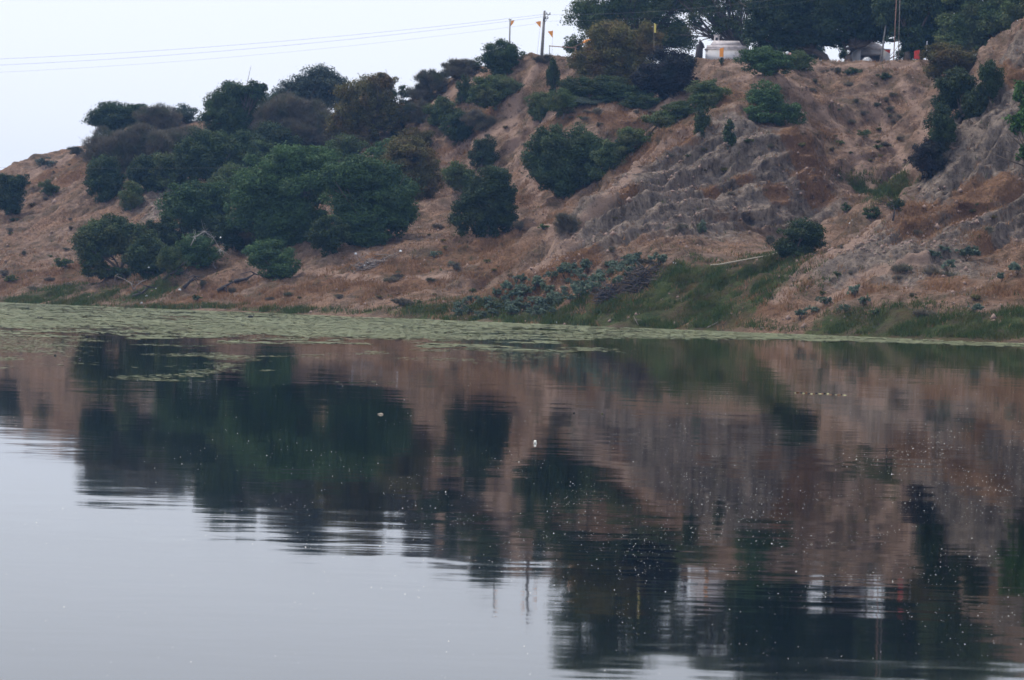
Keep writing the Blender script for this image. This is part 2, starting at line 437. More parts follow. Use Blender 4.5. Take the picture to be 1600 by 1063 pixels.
for pl in ([(835,105),(805,150),(800,190),(812,250),(845,320),(868,385),(840,420)], [(645,185),(680,160),(715,140),(745,122)], [(640,330),(600,380),(560,400)], [(700,245),(740,222),(785,200)], [(1060,158),(1000,176),(940,170),(880,172),(838,195)],
           [(1160,122),(1205,113),(1235,125),(1262,150)], [(1290,175),(1330,235),(1360,290)], [(1370,170),(1395,230),(1420,260)], [(1410,130),(1440,180),(1450,230)], [(1220,470),(1260,420),(1330,380),(1400,330)], [(1290,470),(1360,430),(1440,400)], [(400,430),(500,425),(600,440),(700,430)], [(1080,200),(1000,255),(930,330),(870,400)], [(20,290),(70,262),(120,240)], [(1270,103),(1350,101),(1430,103)], [(1110,103),(1160,103)]):
    for (a0, b0), (a1, b1) in zip(pl[:-1], pl[1:]):
        for t in np.linspace(0, 1, 7):
            c = cast(a0 + (a1 - a0) * t, b0 + (b1 - b0) * t)
            if c is None: continue
            near = np.abs(tv[:, 0] - c[0][0]) < 4
            d2 = ((tv[near] - c[0]) ** 2).sum(1)
            zone[near, 3] = np.maximum(zone[near, 3], np.exp(-d2 / 1.6))
zone[:, 1] = np.maximum(zone[:, 1], (sstep(-0.5, 0.4, sflat) * sstep(3.2, 1.0, sflat) * (0.42 - .3 * sstep(18, 34, tv[:, 0]) + 0.6 * fbm(tv[:, 0] / 6, tv[:, 1] / 6, tv[:, 0] * 0, 2, 81)) * core.ravel()).astype(np.float32))
terrain.data.vertices.foreach_set("co", tv.astype(np.float32).ravel())
za = terrain.data.color_attributes.new("zone", 'FLOAT_COLOR', 'POINT')
za.data.foreach_set("color", zone.ravel())
terrain.data.update()
bpy.context.view_layer.update()

def terrain_mat():
    mt, t, p = new_mat("river_bank_soil")
    N, L = t.nodes.new, t.links.new
    g = N("ShaderNodeNewGeometry"); at = N("ShaderNodeAttribute"); at.attribute_name = "zone"
    sep = N("ShaderNodeSeparateColor"); L(at.outputs["Color"], sep.inputs[0])
    def noise(scale, detail=6, vec=None, rough=.6, dist=0.0):
        n = N("ShaderNodeTexNoise"); n.inputs["Scale"].default_value = scale; n.inputs["Detail"].default_value = detail
        n.inputs["Roughness"].default_value = rough; n.inputs["Distortion"].default_value = dist
        L(vec if vec else g.outputs["Position"], n.inputs["Vector"]); return n.outputs["Fac"]
    def mixc(f, a, b):
        x = N("ShaderNodeMixRGB")
        if isinstance(f, float): x.inputs[0].default_value = f
        else: L(f, x.inputs[0])
        for i, c in ((1, a), (2, b)):
            if isinstance(c, tuple): x.inputs[i].default_value = c + (1,)
            else: L(c, x.inputs[i])
        return x.outputs[0]
    def mr(f, a, b, c=0.0, d=1.0):
        x = N("ShaderNodeMapRange"); L(f, x.inputs[0]); x.inputs[1].default_value = a; x.inputs[2].default_value = b
        x.inputs[3].default_value = c; x.inputs[4].default_value = d; return x.outputs[0]
    def math_(op, a, b):
        x = N("ShaderNodeMath"); x.operation = op
        for i, c in ((0, a), (1, b)):
            if isinstance(c, (int, float)): x.inputs[i].default_value = c
            else: L(c, x.inputs[i])
        return x.outputs[0]
    mp = N("ShaderNodeMapping"); mp.inputs["Scale"].default_value = (1, 1, .38); L(g.outputs["Position"], mp.inputs[0])   # stretched down the face, for bump and streaks of painted shade
    ms = N("ShaderNodeMapping"); ms.inputs["Scale"].default_value = (.06, .06, 1.5); L(g.outputs["Position"], ms.inputs[0])  # strata
    n_big, n_mid, n_fine = noise(.16, 5), noise(.8, 8, rough=.7), noise(4.5, 8, rough=.75)
    n_run, n_str = noise(1.1, 8, mp.outputs[0], .7), noise(1.2, 5, ms.outputs[0])
    soil = mixc(mr(n_mid, .35, .68), (.12, .078, .056), (.43, .300, .225))
    soil = mixc(mr(noise(1.9, 8, mp.outputs[0], .7), .57, .66, 0, .7), soil, (.06, .036, .026))
    soil = mixc(mr(n_big, .42, .62), soil, mixc(mr(n_fine, .4, .6), (.17, .100, .062), (.42, .265, .18)))
    clay = mixc(mr(n_run, .40, .60), (.100, .080, .066), (.38, .305, .245))  # streak contrast puts relief shading into the clay colour
    clay = mixc(mr(n_str, .45, .6, 0, .45), clay, (.19, .155, .140))
    clay = mixc(mr(noise(2.6, 8, mp.outputs[0], .7), .56, .64, 0, .8), clay, (.055, .042, .036))  # narrow dark streaks paint shade into the fissures
    clay = mixc(mr(n_fine, .5, .72, 0, .6), clay, (.31, .235, .21))
    dry = mixc(mr(n_mid, .35, .65), (.16, .085, .044), (.36, .215, .125))
    dry = mixc(mr(n_fine, .42, .58), dry, (.19, .105, .066))
    green = mixc(mr(n_mid, .4, .62), (.034, .055, .014), (.095, .115, .034))
    green = mixc(mr(n_big, .5, .62, 0, .7), green, (.12, .075, .038))
    def edge(ch, lo=.28, hi=.55, k=.55):
        return mr(math_('ADD', sep.outputs[ch], math_('MULTIPLY', math_('SUBTRACT', n_mid, .5), k * 2)), lo, hi)
    col = mixc(edge(0), soil, clay)
    col = mixc(edge(2, .4, .62, .7), col, dry)
    col = mixc(edge(1, .35, .6, .7), col, green)
    brush = mr(noise(.33, 5, rough=.65), .47, .62, 0, .75)      # olive-brown cover in irregular patches
    col = mixc(math_('MULTIPLY', brush, math_('SUBTRACT', 1.0, edge(0))), col, mixc(mr(n_fine, .4, .6), (.070, .055, .032), (.125, .092, .056)))
    col = mixc(mr(math_('ADD', at.outputs["Alpha"], math_('MULTIPLY', math_('SUBTRACT', n_mid, .5), .9)), .3, .8, 0, .85), col, (.42, .290, .225))
    dots = mr(noise(1.1, 6, rough=.7), .56, .66, 0, .8)       # dark spots over the soil: low scrub, plus painted-in shade of holes
    col = mixc(dots, col, (.055, .042, .030))
    L(col, p.inputs["Base Color"])
    p.inputs["Roughness"].default_value = .95
    p.inputs["Specular IOR Level"].default_value = .15
    hh = math_('ADD', math_('MULTIPLY', n_run, 1.2), math_('ADD', math_('MULTIPLY', n_mid, .7), math_('MULTIPLY', n_fine, .35)))
    b = N("ShaderNodeBump"); b.inputs["Strength"].default_value = 1.0; b.inputs["Distance"].default_value = .9
    L(hh, b.inputs["Height"]); L(b.outputs[0], p.inputs["Normal"])
    return mt
terrain.data.materials.append(terrain_mat())

# ------------------------------------------------------------------ river
def water_mat():
    mt, t, p = new_mat("river_water")
    N, L = t.nodes.new, t.links.new
    p.inputs["Base Color"].default_value = (.001, .003, .003, 1)
    p.inputs["Roughness"].default_value = .035
    p.inputs["IOR"].default_value = 1.333
    g = N("ShaderNodeNewGeometry")
    def slopes(sx, sy, amp, detail=2):
        mp = N("ShaderNodeMapping"); mp.inputs["Scale"].default_value = (sx, sy, 1); L(g.outputs["Position"], mp.inputs[0])
        n = N("ShaderNodeTexNoise"); n.inputs["Scale"].default_value = 1; n.inputs["Detail"].default_value = detail
        L(mp.outputs[0], n.inputs["Vector"])
        s = N("ShaderNodeVectorMath"); s.operation = 'SUBTRACT'; L(n.outputs["Color"], s.inputs[0]); s.inputs[1].default_value = (.5, .5, .5)
        q = N("ShaderNodeVectorMath"); q.operation = 'MULTIPLY'; L(s.outputs[0], q.inputs[0]); q.inputs[1].default_value = (amp * .5, amp, 0)
        return q.outputs[0]
    def add(a, b):
        x = N("ShaderNodeVectorMath"); x.operation = 'ADD'; L(a, x.inputs[0])
        if isinstance(b, tuple): x.inputs[1].default_value = b
        else: L(b, x.inputs[1])
        return x.outputs[0]
    tot = add(slopes(.35, 1.3, .011), slopes(1.5, 5.5, .010))
    tot = add(tot, slopes(.06, .22, .004, 3))
    # breeze patches: some stretches are calmer
    n = N("ShaderNodeTexNoise"); n.inputs["Scale"].default_value = .05; n.inputs["Detail"].default_value = 3
    L(g.outputs["Position"], n.inputs["Vector"])
    r = N("ShaderNodeMapRange"); r.inputs[1].default_value = .35; r.inputs[2].default_value = .65; r.inputs[3].default_value = .3; r.inputs[4].default_value = 1.5
    L(n.outputs["Fac"], r.inputs[0])
    sc = N("ShaderNodeVectorMath"); sc.operation = 'SCALE'; L(tot, sc.inputs[0]); L(r.outputs[0], sc.inputs["Scale"])
    nn = N("ShaderNodeVectorMath"); nn.operation = 'NORMALIZE'; L(add(sc.outputs[0], (0, 0, 1.0)), nn.inputs[0])
    L(nn.outputs[0], p.inputs["Normal"])
    return mt
wv = [(-1500, -1200, 0), (1500, -1200, 0), (1500, 1500, 0), (-1500, 1500, 0)]
river = mesh_obj("river", np.array(wv), [0, 1, 2, 3], 4, water_mat())
tag(river, kind="structure")

# ------------------------------------------------------------------ plants
def unit(a): return a / (np.linalg.norm(a, axis=-1, keepdims=True) + 1e-9)
def leaf_quads(P, Nn, size, rng, elong=1.5, spread=.9, width=.5):
    n = len(P)
    nn = unit(Nn * .7 + rng.normal(size=(n, 3)) * spread * .6)
    t = unit(np.cross(nn, rng.normal(size=(n, 3))))
    b = np.cross(nn, t)
    sz = size * rng.uniform(.6, 1.3, (n, 1))
    V = np.stack([P - t * sz * elong * .5, P + b * sz * width, P + t * sz * elong * .5, P - b * sz * width], 1)
    return V.reshape(-1, 3)
def clusters(specs, rng, leaf, cover=1.0, kind='dark', sub=None, lowcut=-.8):
    """specs: list of (centre, radii) ellipsoids; returns leaf verts and tint"""
    Vs, Ts = [], []
    for c, r in specs:
        R = float(np.mean(r))
        ns = sub or int(np.clip(16 + R * R * 9.0, 16, 110))
        q = unit(rng.normal(size=(ns, 3))); q[:, 2] = np.where(q[:, 2] < lowcut, -q[:, 2], q[:, 2])
        rad = rng.uniform(.3, .92, (ns, 1))
        cc = c + q * rad * r
        rs = rng.uniform(.13, .30, ns) * (1.15 if R < 2 else 1.0)
        for k in range(ns):
            rr = rs[k] * r * np.array([1, 1, .9])
            area = 4 * math.pi * (float(np.mean(rr)) ** 2)
            nl = int(cover * 1.05 * area / (leaf * leaf * .75)) + 6
            nl = min(nl, 2600)
            d = unit(rng.normal(size=(nl, 3)))
            f = rng.uniform(.35, 1.0, (nl, 1)) ** .5 * (1 + .22 * rng.normal(size=(nl, 1)) * .6) * np.where(rng.uniform(size=(nl, 1)) < .14, rng.uniform(1.1, 1.7, (nl, 1)), 1)
            P = cc[k] + d * f * rr
            if kind == 'twig':
                V = leaf_quads(P, np.cross(d + np.array([0, 0, .7]), rng.normal(size=(nl, 3))), leaf, rng, 5.0, .4, .09)
                ax = unit(d + np.array([0, 0, .8]) + rng.normal(size=(nl, 3)) * .35)
                b = unit(np.cross(ax, rng.normal(size=(nl, 3)))); sz = leaf * rng.uniform(.6, 1.4, (nl, 1))
                V = np.stack([P - ax * sz * 2.2, P + b * sz * .13, P + ax * sz * 2.2, P - b * sz * .13], 1).reshape(-1, 3)
            else:
                V = leaf_quads(P, d + np.array([0, 0, .35]), leaf, rng)
            Vs.append(V)
            base = rng.uniform(0, .65)
            Ts.append(np.repeat(np.clip(base + rng.uniform(-.1, .4, nl), 0, 1), 4))
    return np.concatenate(Vs), np.concatenate(Ts)
PLANT_SEED = [100]
def branches(mb, base, tips, r0, rng, fork=.35):
    base = np.array(base)
    mean = np.mean(tips, axis=0)
    f = base + (mean - base) * fork
    mb.tube([base - np.array([0, 0, .25]), base * .6 + f * .4 + rng.normal(size=3) * r0 * .5, f], [r0 * 1.25, r0 * .95, r0 * .8], 7)
    for tpt in tips:
        m1 = f + (tpt - f) * .5 + rng.normal(size=3) * r0 * .9
        mb.tube([f, m1, tpt], [r0 * .6, r0 * .4, r0 * .12], 5)
        for _ in range(3):
            e = tpt + rng.normal(size=3) * np.linalg.norm(tpt - f) * .14
            mb.tube([m1, (m1 + e) / 2 + rng.normal(size=3) * r0 * .4, e], [r0 * .3, r0 * .2, r0 * .05], 4)
def plant(name, label, cat, kind, base, lobes, D=None, leaf=None, cover=1.0, group=None, depth=.8, trunk=None, back=.5, nb=None):
    """base (u, v) = where the stem stands; lobes = [(u, v, ru, rv)] crown masses at the plant's own distance"""
    PLANT_SEED[0] += 7
    rng = np.random.default_rng(PLANT_SEED[0])
    g = ground_at(base[0], base[1], D)
    Dg = g[1]
    k = Dg / FPX
    specs = []
    for (u, v, ru, rv) in lobes:
        rx, rz = ru * k, rv * k
        ry = (rx * .6 + rz * .4) * depth
        dd = Dg + ry * back + rng.uniform(-.35, .35) * ry
        hit = cast(u, v)
        if hit is not None: dd = min(dd, max(hit[0][1] - .25 * ry, Dg - ry * .3 - 8))
        c = unproj(u, v, dd)
        specs.append((c - g, np.array([rx, ry, rz]) * (1.2 if D is None else 1.12)))
    if D is None:            # bushes are leafy down to the ground
        mu = sum(l[0] * l[2] for l in lobes) / sum(l[2] for l in lobes); mv = max(l[1] for l in lobes)
        bw = max(l[2] for l in lobes) * .8
        uu = .5 * (mu + base[0])
        if base[1] - mv > 8:
            hh = (base[1] - mv) * .75
            hit = cast(uu, base[1] - hh * .6)
            c = unproj(uu, base[1] - hh * .6, min(Dg + .5, (hit[0][1] if hit is not None else Dg + 1)))
            specs.append((c - g, np.array([bw * k * .85, bw * k * .55, hh * k * .9])))
    big = max(float(np.mean(r)) for _, r in specs)
    if leaf is None: leaf = float(np.clip(.085 + .022 * big, .10, .17))
    V, T = clusters(specs, rng, leaf, cover, kind if kind == 'twig' else 'leafy', lowcut=(-.5 if 'tree' in name and D else -.9))
    root = empty(name, g)
    tag(root, label, cat, group)
    is_tree = 'tree' in name
    mb = MB()
    tips = []
    for c, r in specs:
        for _ in range(nb or (3 if is_tree else 2)):
            tips.append(c + rng.uniform(-.45, .45, 3) * r)
    branches(mb, np.zeros(3), tips, trunk or (.05 + .055 * big), rng)
    mb.build('trunk' if is_tree else 'stem', M['bark'], root)
    mesh_obj('crown' if is_tree else 'foliage', V, np.arange(len(V)), 4, M[kind], root, tint=T)
    return root

S, T_ = 'shrub', 'tree'
PL = [
 # --- left hill
 (S,'dark green shrub cut by the left picture edge halfway up the hill','dark',(15,335),[(12,303,25,27),(32,284,14,12)]),
 (S,'small green shrub alone on the bare orange slope at far left','dusty',(76,306),[(76,295,15,11)]),
 (S,'low grey-green shrub on the skyline of the far left slope','pale',(72,262),[(72,254,15,7)]),
 (S,'dry brown tuft shrub on the skyline left of the first tall bushes','twig',(122,243),[(120,237,13,6)]),
 (S,'dark domed shrub topping the left hill against the sky','dark',(182,212),[(180,187,40,22),(212,180,26,18)]),
 (S,'leafless mauve shrub fading right of the domed hilltop shrub','twig',(248,208),[(245,186,32,19)]),
 (S,'small grey-green shrub on the skyline between dome shrub and tall tree','pale',(290,194),[(288,178,22,12)]),
 (S,'wide mauve twiggy thicket below the domed hilltop shrub','twig',(195,275),[(175,232,38,30),(225,228,38,26)]),
 (S,'mauve twiggy thicket left of the tall dark hill tree','twig',(290,255),[(285,222,42,26)]),
 (S,'green bush above the bare grey outcrop on the left hill','dusty',(265,298),[(262,270,36,27),(240,280,15,18)]),
 (S,'dusky bush under the mauve thicket on the left hill','dark',(165,315),[(163,280,27,34)]),
 (S,'narrow dusky bush left of the bare grey outcrop','dusty',(205,330),[(205,308,18,22)]),
 (S,'small scrubby bush low on the left slope above the waterline','dusty',(102,418),[(100,410,14,8)]),
 (S,'low scrub tuft on bare soil near the far left bank','dusty',(18,441),[(16,435,12,6)]),
 (T_,'tall dark green tree with a knobbly round crown left of the far pale tree','dark',(372,232),[(370,172,46,40),(345,180,28,30),(397,143,20,15),(425,165,18,16)]),
 (T_,'pale hazy tree with airy top behind the hill line','pale',(482,200),[(500,133,42,26),(455,148,28,20),(520,150,30,20)]),
 (S,'mauve-grey twiggy thicket under the pale hazy tree','twig',(465,235),[(455,192,52,36),(505,205,30,28)]),
 (T_,'olive brown tree with knobby top right of the pale hazy tree','olive',(575,228),[(570,160,42,38),(600,128,18,14),(545,190,32,32),(610,180,25,26)]),
 (T_,'thin little tree with tufted branches on the skyline dip','dusty',(628,192),[(612,150,9,10),(630,145,11,9),(632,165,12,10)]),
 (S,'blue-green thicket under the tall dark hill tree','dark',(335,285),[(320,245,42,38),(370,240,30,32)]),
 (S,'dusky bush filling the slope below the mauve-grey thicket','dark',(430,250),[(425,222,38,26)]),
 (S,'small round dark bush at the right foot of the olive tree','dark',(617,215),[(617,197,17,16)]),
 (T_,'broad bright green acacia, left one of the two large crowns at mid slope','acacia',(430,390),[(440,285,68,48),(400,320,42,44),(480,258,50,28),(455,345,50,38)]),
 (T_,'broad bright green acacia, right one of the two large crowns at mid slope','acacia',(575,385),[(580,305,62,48),(550,272,44,26),(610,335,38,36),(560,350,45,32)]),
 (S,'olive bush behind the right shoulder of the two acacias','olive',(648,315),[(640,255,44,34),(655,285,32,28)]),
 (S,'mid green bush right of the bare grey outcrop','acacia',(300,370),[(300,320,42,34),(335,310,26,26)]),
 (S,'dusky bush between the outcrop bush and the left acacia','dark',(330,385),[(330,350,36,28)]),
 (S,'dusty spreading bush low on the bank above the bleached roots','dusty',(195,437),[(170,372,44,30),(145,385,30,30),(215,380,30,30),(150,420,22,18)]),
 (S,'dark bush behind the leaning pale roots near the water','dark',(238,435),[(235,402,36,32)]),
 (S,'green bush strewn with white scraps low on the left bank','acacia',(310,420),[(308,392,33,25)]),
 (S,'round dark green bush standing alone on the orange lower slope','acacia',(430,438),[(422,402,36,22),(440,420,25,18)]),
 (S,'dusky bush behind the bank-side bush and below the grey outcrop','dark',(262,392),[(258,362,30,24)]),
 (S,'dark bush wedged between the two large acacias','dark',(515,398),[(512,365,30,26)]),
 (S,'dusky low bush left of the scrap-strewn green bush','dusty',(272,432),[(270,408,20,20)]),
 (S,'dark green bush above the right acacia','acacia',(615,262),[(612,240,34,18)]),
 (S,'dull green bush between tall dark hill tree and olive tree','dark',(400,262),[(398,240,32,22)]),
 (S,'dusky mauve fringe shrub right of the olive tree on the slope','twig',(662,190),[(650,175,18,18)]),
 (S,'mauve brush at the bottom of the slope right of the round lone bush','twig',(395,395),[(392,378,26,16)]),
 (S,'dusky bush on the left slope beneath the mauve thicket','dark',(240,300),[(225,272,26,26)]),
 (S,'dusky green bush above and left of the left acacia','dusty',(375,318),[(362,288,32,28)]),
 (S,'dull bush on the rise between the mauve-grey thicket and the right acacia','dusty',(545,262),[(540,236,34,20)]),
 (S,'olive bush at the head of the gap right of the olive tree','olive',(655,238),[(650,218,26,18)]),
 (S,'dark bush filling the slope at the lower left foot of the left acacia','dark',(365,392),[(362,362,26,24)]),
 # --- middle
 (S,'rust-mauve twiggy shrub on the skyline right of the dip','twig',(690,150),[(678,128,26,18),(655,150,18,16)]),
 (S,'dull green shrub on the skyline between twiggy shrub and dark bush','twig',(722,125),[(718,108,28,13)]),
 (S,'dark leafy bush with a flag post rising behind it','dark',(790,118),[(788,88,30,21),(775,100,28,16)]),
 (S,'olive domed bush on the ridge below the flag post bush','dusty',(775,170),[(778,138,34,21),(750,150,22,16)]),
 (S,'dark upright shrub left of the olive domed ridge bush','dark',(725,160),[(725,142,13,20)]),
 (S,'green bush, upper of two hugging the left flank of the ridge','dusty',(692,200),[(692,178,28,22)]),
 (S,'dark bush, lower of two hugging the left flank of the ridge','dark',(718,225),[(716,198,28,20)]),
 (S,'tiny brown twiggy shrub at the foot of the electric pole','twig',(848,96),[(848,92,13,7)]),
 (S,'narrow dark green shrub just right of the electric pole','dark',(866,155),[(864,120,9,26)]),
 (S,'green bush at the upper end of the worn slope path','dusty',(845,190),[(845,166,24,20)]),
 (S,'dark slim bush above the round bush at mid slope','dark',(754,262),[(754,240,21,23)]),
 (S,'low green bush left of the slim bush on mid slope','dusty',(722,300),[(720,276,30,20)]),
 (S,'large upright dark bush on the open slope left of the worn path','dark',(760,372),[(770,300,32,40),(740,335,32,30),(780,335,28,26)]),
 (S,'massive dark thicket in the gully left of the grey cliff','dark',(880,310),[(862,240,40,38),(905,250,40,44),(870,275,36,28)]),
 (S,'green scrub climbing the gully edge towards the grey cliff','dusty',(985,245),[(958,245,28,22),(992,220,28,18),(1035,190,28,13)]),
 (S,'small mauve bush at the foot of the gully thicket','twig',(888,362),[(888,348,20,14)]),
 (T_,'yellow-brown leafy tree in front of the great plateau tree','olive',(960,155),[(965,78,48,38),(930,100,36,26),(1005,68,30,28),(975,110,42,28)]),
 (S,'dark plum round bush under the great plateau tree','plum',(1050,152),[(1045,112,42,30),(1015,125,24,22)]),
 (S,'dark bushy undergrowth below the yellow-brown tree','dark',(930,160),[(905,140,32,18),(950,142,36,20),(990,150,30,15)]),
 (S,'green scrub on the upper gully edge, topmost of the belt rising to the cliff lip','dusty',(1060,190),[(1062,172,26,13)]),
 (S,'dusky scrub filling the belt between the massive thicket and the cliff lip','dark',(962,262),[(965,238,24,18),(940,262,22,20)]),
 (S,'dull green bush below the narrow shrub by the electric pole','dusty',(880,185),[(878,158,22,16)]),
 (S,'dark bush at the right end of the scrub strip above the orange ridge','dark',(1000,172),[(1002,160,26,10)]),
 (S,'mauve fringe bush between the slim bush and the left flank bushes','twig',(760,205),[(750,190,24,13)]),
 (S,'green bush between the plum bush and the cliff top','dusty',(1105,172),[(1105,147,32,20)]),
 (S,'grey-green scrub strip along the crest above the orange ridge','pale',(900,168),[(905,160,28,7)]),
 (S,'bright green clump clinging to the top of the grey cliff','acacia',(1200,192),[(1195,160,36,26),(1232,180,24,17),(1180,178,24,16)]),
 (S,'dark shrub hanging down the left lip of the grey cliff','dark',(1097,215),[(1096,190,11,26)]),
 (S,'dark trailing shrub on the cliff face below the lip','dark',(1140,235),[(1140,212,11,20)]),
 (S,'dense round bush at the foot of the cliff by the pale pipe','dark',(1243,402),[(1248,370,36,25),(1232,390,20,14)]),
 (S,'tiny blue-green bush alone halfway up the bare cliff foot','milk',(1098,366),[(1098,354,9,11)]),
 (S,'low green bush below the shrine on the plateau lip','acacia',(1190,118),[(1190,95,33,19),(1215,100,28,16)]),
 (S,'low dusky bush on the plateau lip under the dark broad tree','dusty',(1250,112),[(1250,98,20,17)]),
 (S,'small dark scrub on the dry slope under the tall trees','dark',(1335,118),[(1333,112,13,6)]),
 (S,'small brown scrub right of the small dark scrub under the trees','dark',(1385,126),[(1383,120,12,6)]),
 (S,'small dark bush, left of three along the grassy ledge at mid slope','dark',(1323,332),[(1323,325,9,8)]),
 (S,'flat dark bush, middle of three along the grassy ledge at mid slope','dark',(1362,342),[(1362,333,16,8)]),
 (S,'leaning dark bush, right of three along the grassy ledge at mid slope','dark',(1400,330),[(1400,318,13,11)]),
 (S,'yellow-green leafy bush in front of the right plateau tree','olive',(1490,150),[(1485,98,36,28),(1462,85,20,16),(1515,110,28,24)]),
 (S,'dark green bush at the head of the right gully','dark',(1500,190),[(1498,148,36,34),(1525,170,20,30)]),
 (S,'dark bush leaning over the left edge of the right cliff top','dark',(1548,165),[(1545,125,18,30)]),
 (S,'dusky bush hanging down the right gully','dark',(1470,250),[(1472,205,24,34)]),
 (S,'hazy plum bush at the bottom of the right gully','plum',(1445,285),[(1448,245,27,28)]),
 (S,'dark shrub on the dry cliff-top slope left of the right gully','dusty',(1350,215),[(1350,208,10,6)]),
]
for i, (nm, lab, kd, b, lb) in enumerate(PL):
    plant('tree' if nm == T_ else 'shrub', lab, nm, kd, b, lb, cover=(.55 if kd == 'pale' else .8) if kd != 'twig' else 1.2)

# --- the tall trees on the plateau
plant('tree', 'great spreading tree with sky showing through its crown on the plateau', 'tree', 'dusty', (1003, 100), [(985, 30, 66, 42), (925, 32, 38, 36), (1048, 62, 38, 34), (975, -30, 80, 42), (1050, 8, 46, 36), (900, 78, 22, 22), (960, 70, 50, 30), (1010, 78, 40, 24)], D=408, leaf=.19, cover=.36, trunk=.5, nb=4)
plant('tree', 'airy tree drooping its branches above the white shrine', 'tree', 'dusty', (1186, 100), [(1105, 18, 26, 30), (1090, -12, 36, 22), (1135, 40, 30, 22), (1150, 12, 30, 20), (1160, 60, 18, 16), (1150, -30, 50, 30), (1082, 40, 16, 20), (1120, 52, 14, 10)], D=402, leaf=.17, cover=.30, trunk=.34, nb=5)
plant('tree', 'broad dark tree with forked trunk, left of the two at the middle of the grove', 'tree', 'dark', (1296, 100), [(1225, 35, 46, 40), (1270, 20, 54, 44), (1182, 58, 26, 30), (1225, 72, 40, 24), (1275, 62, 40, 24), (1240, -30, 80, 40), (1200, 15, 36, 36)], D=386, leaf=.22, cover=.72, trunk=.5, nb=3)
plant('tree', 'broad dark tree with leaning trunks, right of the two at the middle of the grove', 'tree', 'dark', (1326, 100), [(1320, 32, 50, 42), (1375, 22, 46, 38), (1350, 56, 40, 20), (1300, -25, 70, 36), (1385, -20, 56, 40), (1305, 62, 30, 16), (1390, 48, 26, 20)], D=384, leaf=.22, cover=.72, trunk=.55, nb=3)
plant('tree', 'hazy blue-green tree with straight dark trunk at the right of the grove', 'tree', 'dark', (1417, 104), [(1422, 56, 40, 24), (1462, 48, 48, 36), (1440, -5, 60, 44), (1480, 5, 50, 40), (1435, 74, 26, 16), (1410, 20, 40, 30)], D=376, leaf=.22, cover=.72, trunk=.42, nb=3)
plant('tree', 'wide dark green tree filling the upper right corner', 'tree', 'dusty', (1560, 92), [(1540, 35, 58, 36), (1500, 50, 40, 30), (1585, 15, 50, 36), (1530, -15, 66, 40), (1620, 20, 50, 34), (1545, 62, 44, 26), (1500, 75, 34, 20)], D=372, leaf=.22, cover=.75, trunk=.5, nb=3)
plant('tree', 'bright leafy tree reaching in from the right picture edge', 'tree', 'fresh', (1655, 350), [(1608, 150, 26, 24), (1603, 195, 27, 24), (1612, 240, 22, 22), (1650, 180, 50, 60), (1660, 110, 40, 36)], D=262, leaf=.24, cover=.95, trunk=.3, back=-.5, nb=3)

plant('shrub', 'dark bushy undergrowth behind the left trunks of the grove', 'shrub', 'dark', (1225, 100), [(1200, 82, 26, 16), (1235, 84, 26, 16), (1268, 84, 22, 15)], D=402, cover=.8)
plant('shrub', 'dark bushy undergrowth between the grove trunks and the masts', 'shrub', 'dark', (1345, 100), [(1318, 84, 8, 14), (1415, 84, 16, 14)], D=402, cover=.8)
plant('shrub', 'dark bushy undergrowth behind the red flag at the right of the grove', 'shrub', 'dark', (1450, 100), [(1432, 82, 18, 16), (1465, 84, 26, 18)], D=400, cover=.8)

# --- small plants as copies
def proto_plant(kind, r, h, leaf, seed, cover=1.0, n=3):
    rng = np.random.default_rng(seed)
    specs = [(np.array([rng.uniform(-.5, .5) * r, rng.uniform(-.5, .5) * r, h * rng.uniform(.45, .7)]), np.array([r * rng.uniform(.5, .8), r * rng.uniform(.5, .8), h * rng.uniform(.35, .5)])) for _ in range(n)]
    V, T = clusters(specs, rng, leaf, cover, kind if kind == 'twig' else 'leafy', sub=8)
    root = empty('leafy_plant' if kind == 'milk' else 'low_scrub', (0, 0, 0))
    mb = MB()
    for _ in range(6):
        a = rng.uniform(0, 6.28); q = rng.uniform(.2, .6) * r
        mb.tube([(0, 0, -.1), (math.cos(a) * q * .5, math.sin(a) * q * .5, h * .4), (math.cos(a) * q, math.sin(a) * q, h * .8)], [.03, .02, .01], 4)
    mb.build('stem', M['bark'], root)
    mesh_obj('foliage', V, np.arange(len(V)), 4, M[kind], root, tint=T)
    return root
def copy_tree(o, parent=None):
    c = o.copy(); COL.objects.link(c); c.parent = parent
    for ch in o.children: copy_tree(ch, c)
    return c
rnd = random.Random(5)
used = {}
def place(proto, p, scale, label, cat, group):
    o = copy_tree(proto) if proto.name in used else proto
    used[proto.name] = 1; used[o.name] = 1
    o.location = (p[0], p[1], p[2] - .05)
    o.rotation_euler = (0, 0, rnd.uniform(0, 6.28))
    o.scale = (scale * rnd.uniform(.85, 1.2), scale * rnd.uniform(.85, 1.2), scale * rnd.uniform(.85, 1.15))
    tag(o, label, cat, group)
    return o
milk = [proto_plant('milk', 1.0, 1.5, .17, 900 + i, 1.0, 3 + i % 2) for i in range(4)]
def inpoly(u, v, P):
    c = False; j = len(P) - 1
    for i in range(len(P)):
        if ((P[i][1] > v) != (P[j][1] > v)) and (u < (P[j][0] - P[i][0]) * (v - P[i][1]) / (P[j][1] - P[i][1]) + P[i][0]): c = not c
        j = i
    return c
def scatter(P, n, mind=0.0):
    out = []; us = [q[0] for q in P]; vs = [q[1] for q in P]; k = 0
    while len(out) < n and k < n * 60:
        k += 1
        u, v = rnd.uniform(min(us), max(us)), rnd.uniform(min(vs), max(vs))
        if not inpoly(u, v, P): continue
        c = cast(u, v)
        if c is None or c[0][2] < .25: continue
        if mind and any((c[0][0] - q[0]) ** 2 + (c[0][1] - q[1]) ** 2 + (c[0][2] - q[2]) ** 2 < mind * mind for q in out): continue
        out.append(c[0])
    return out
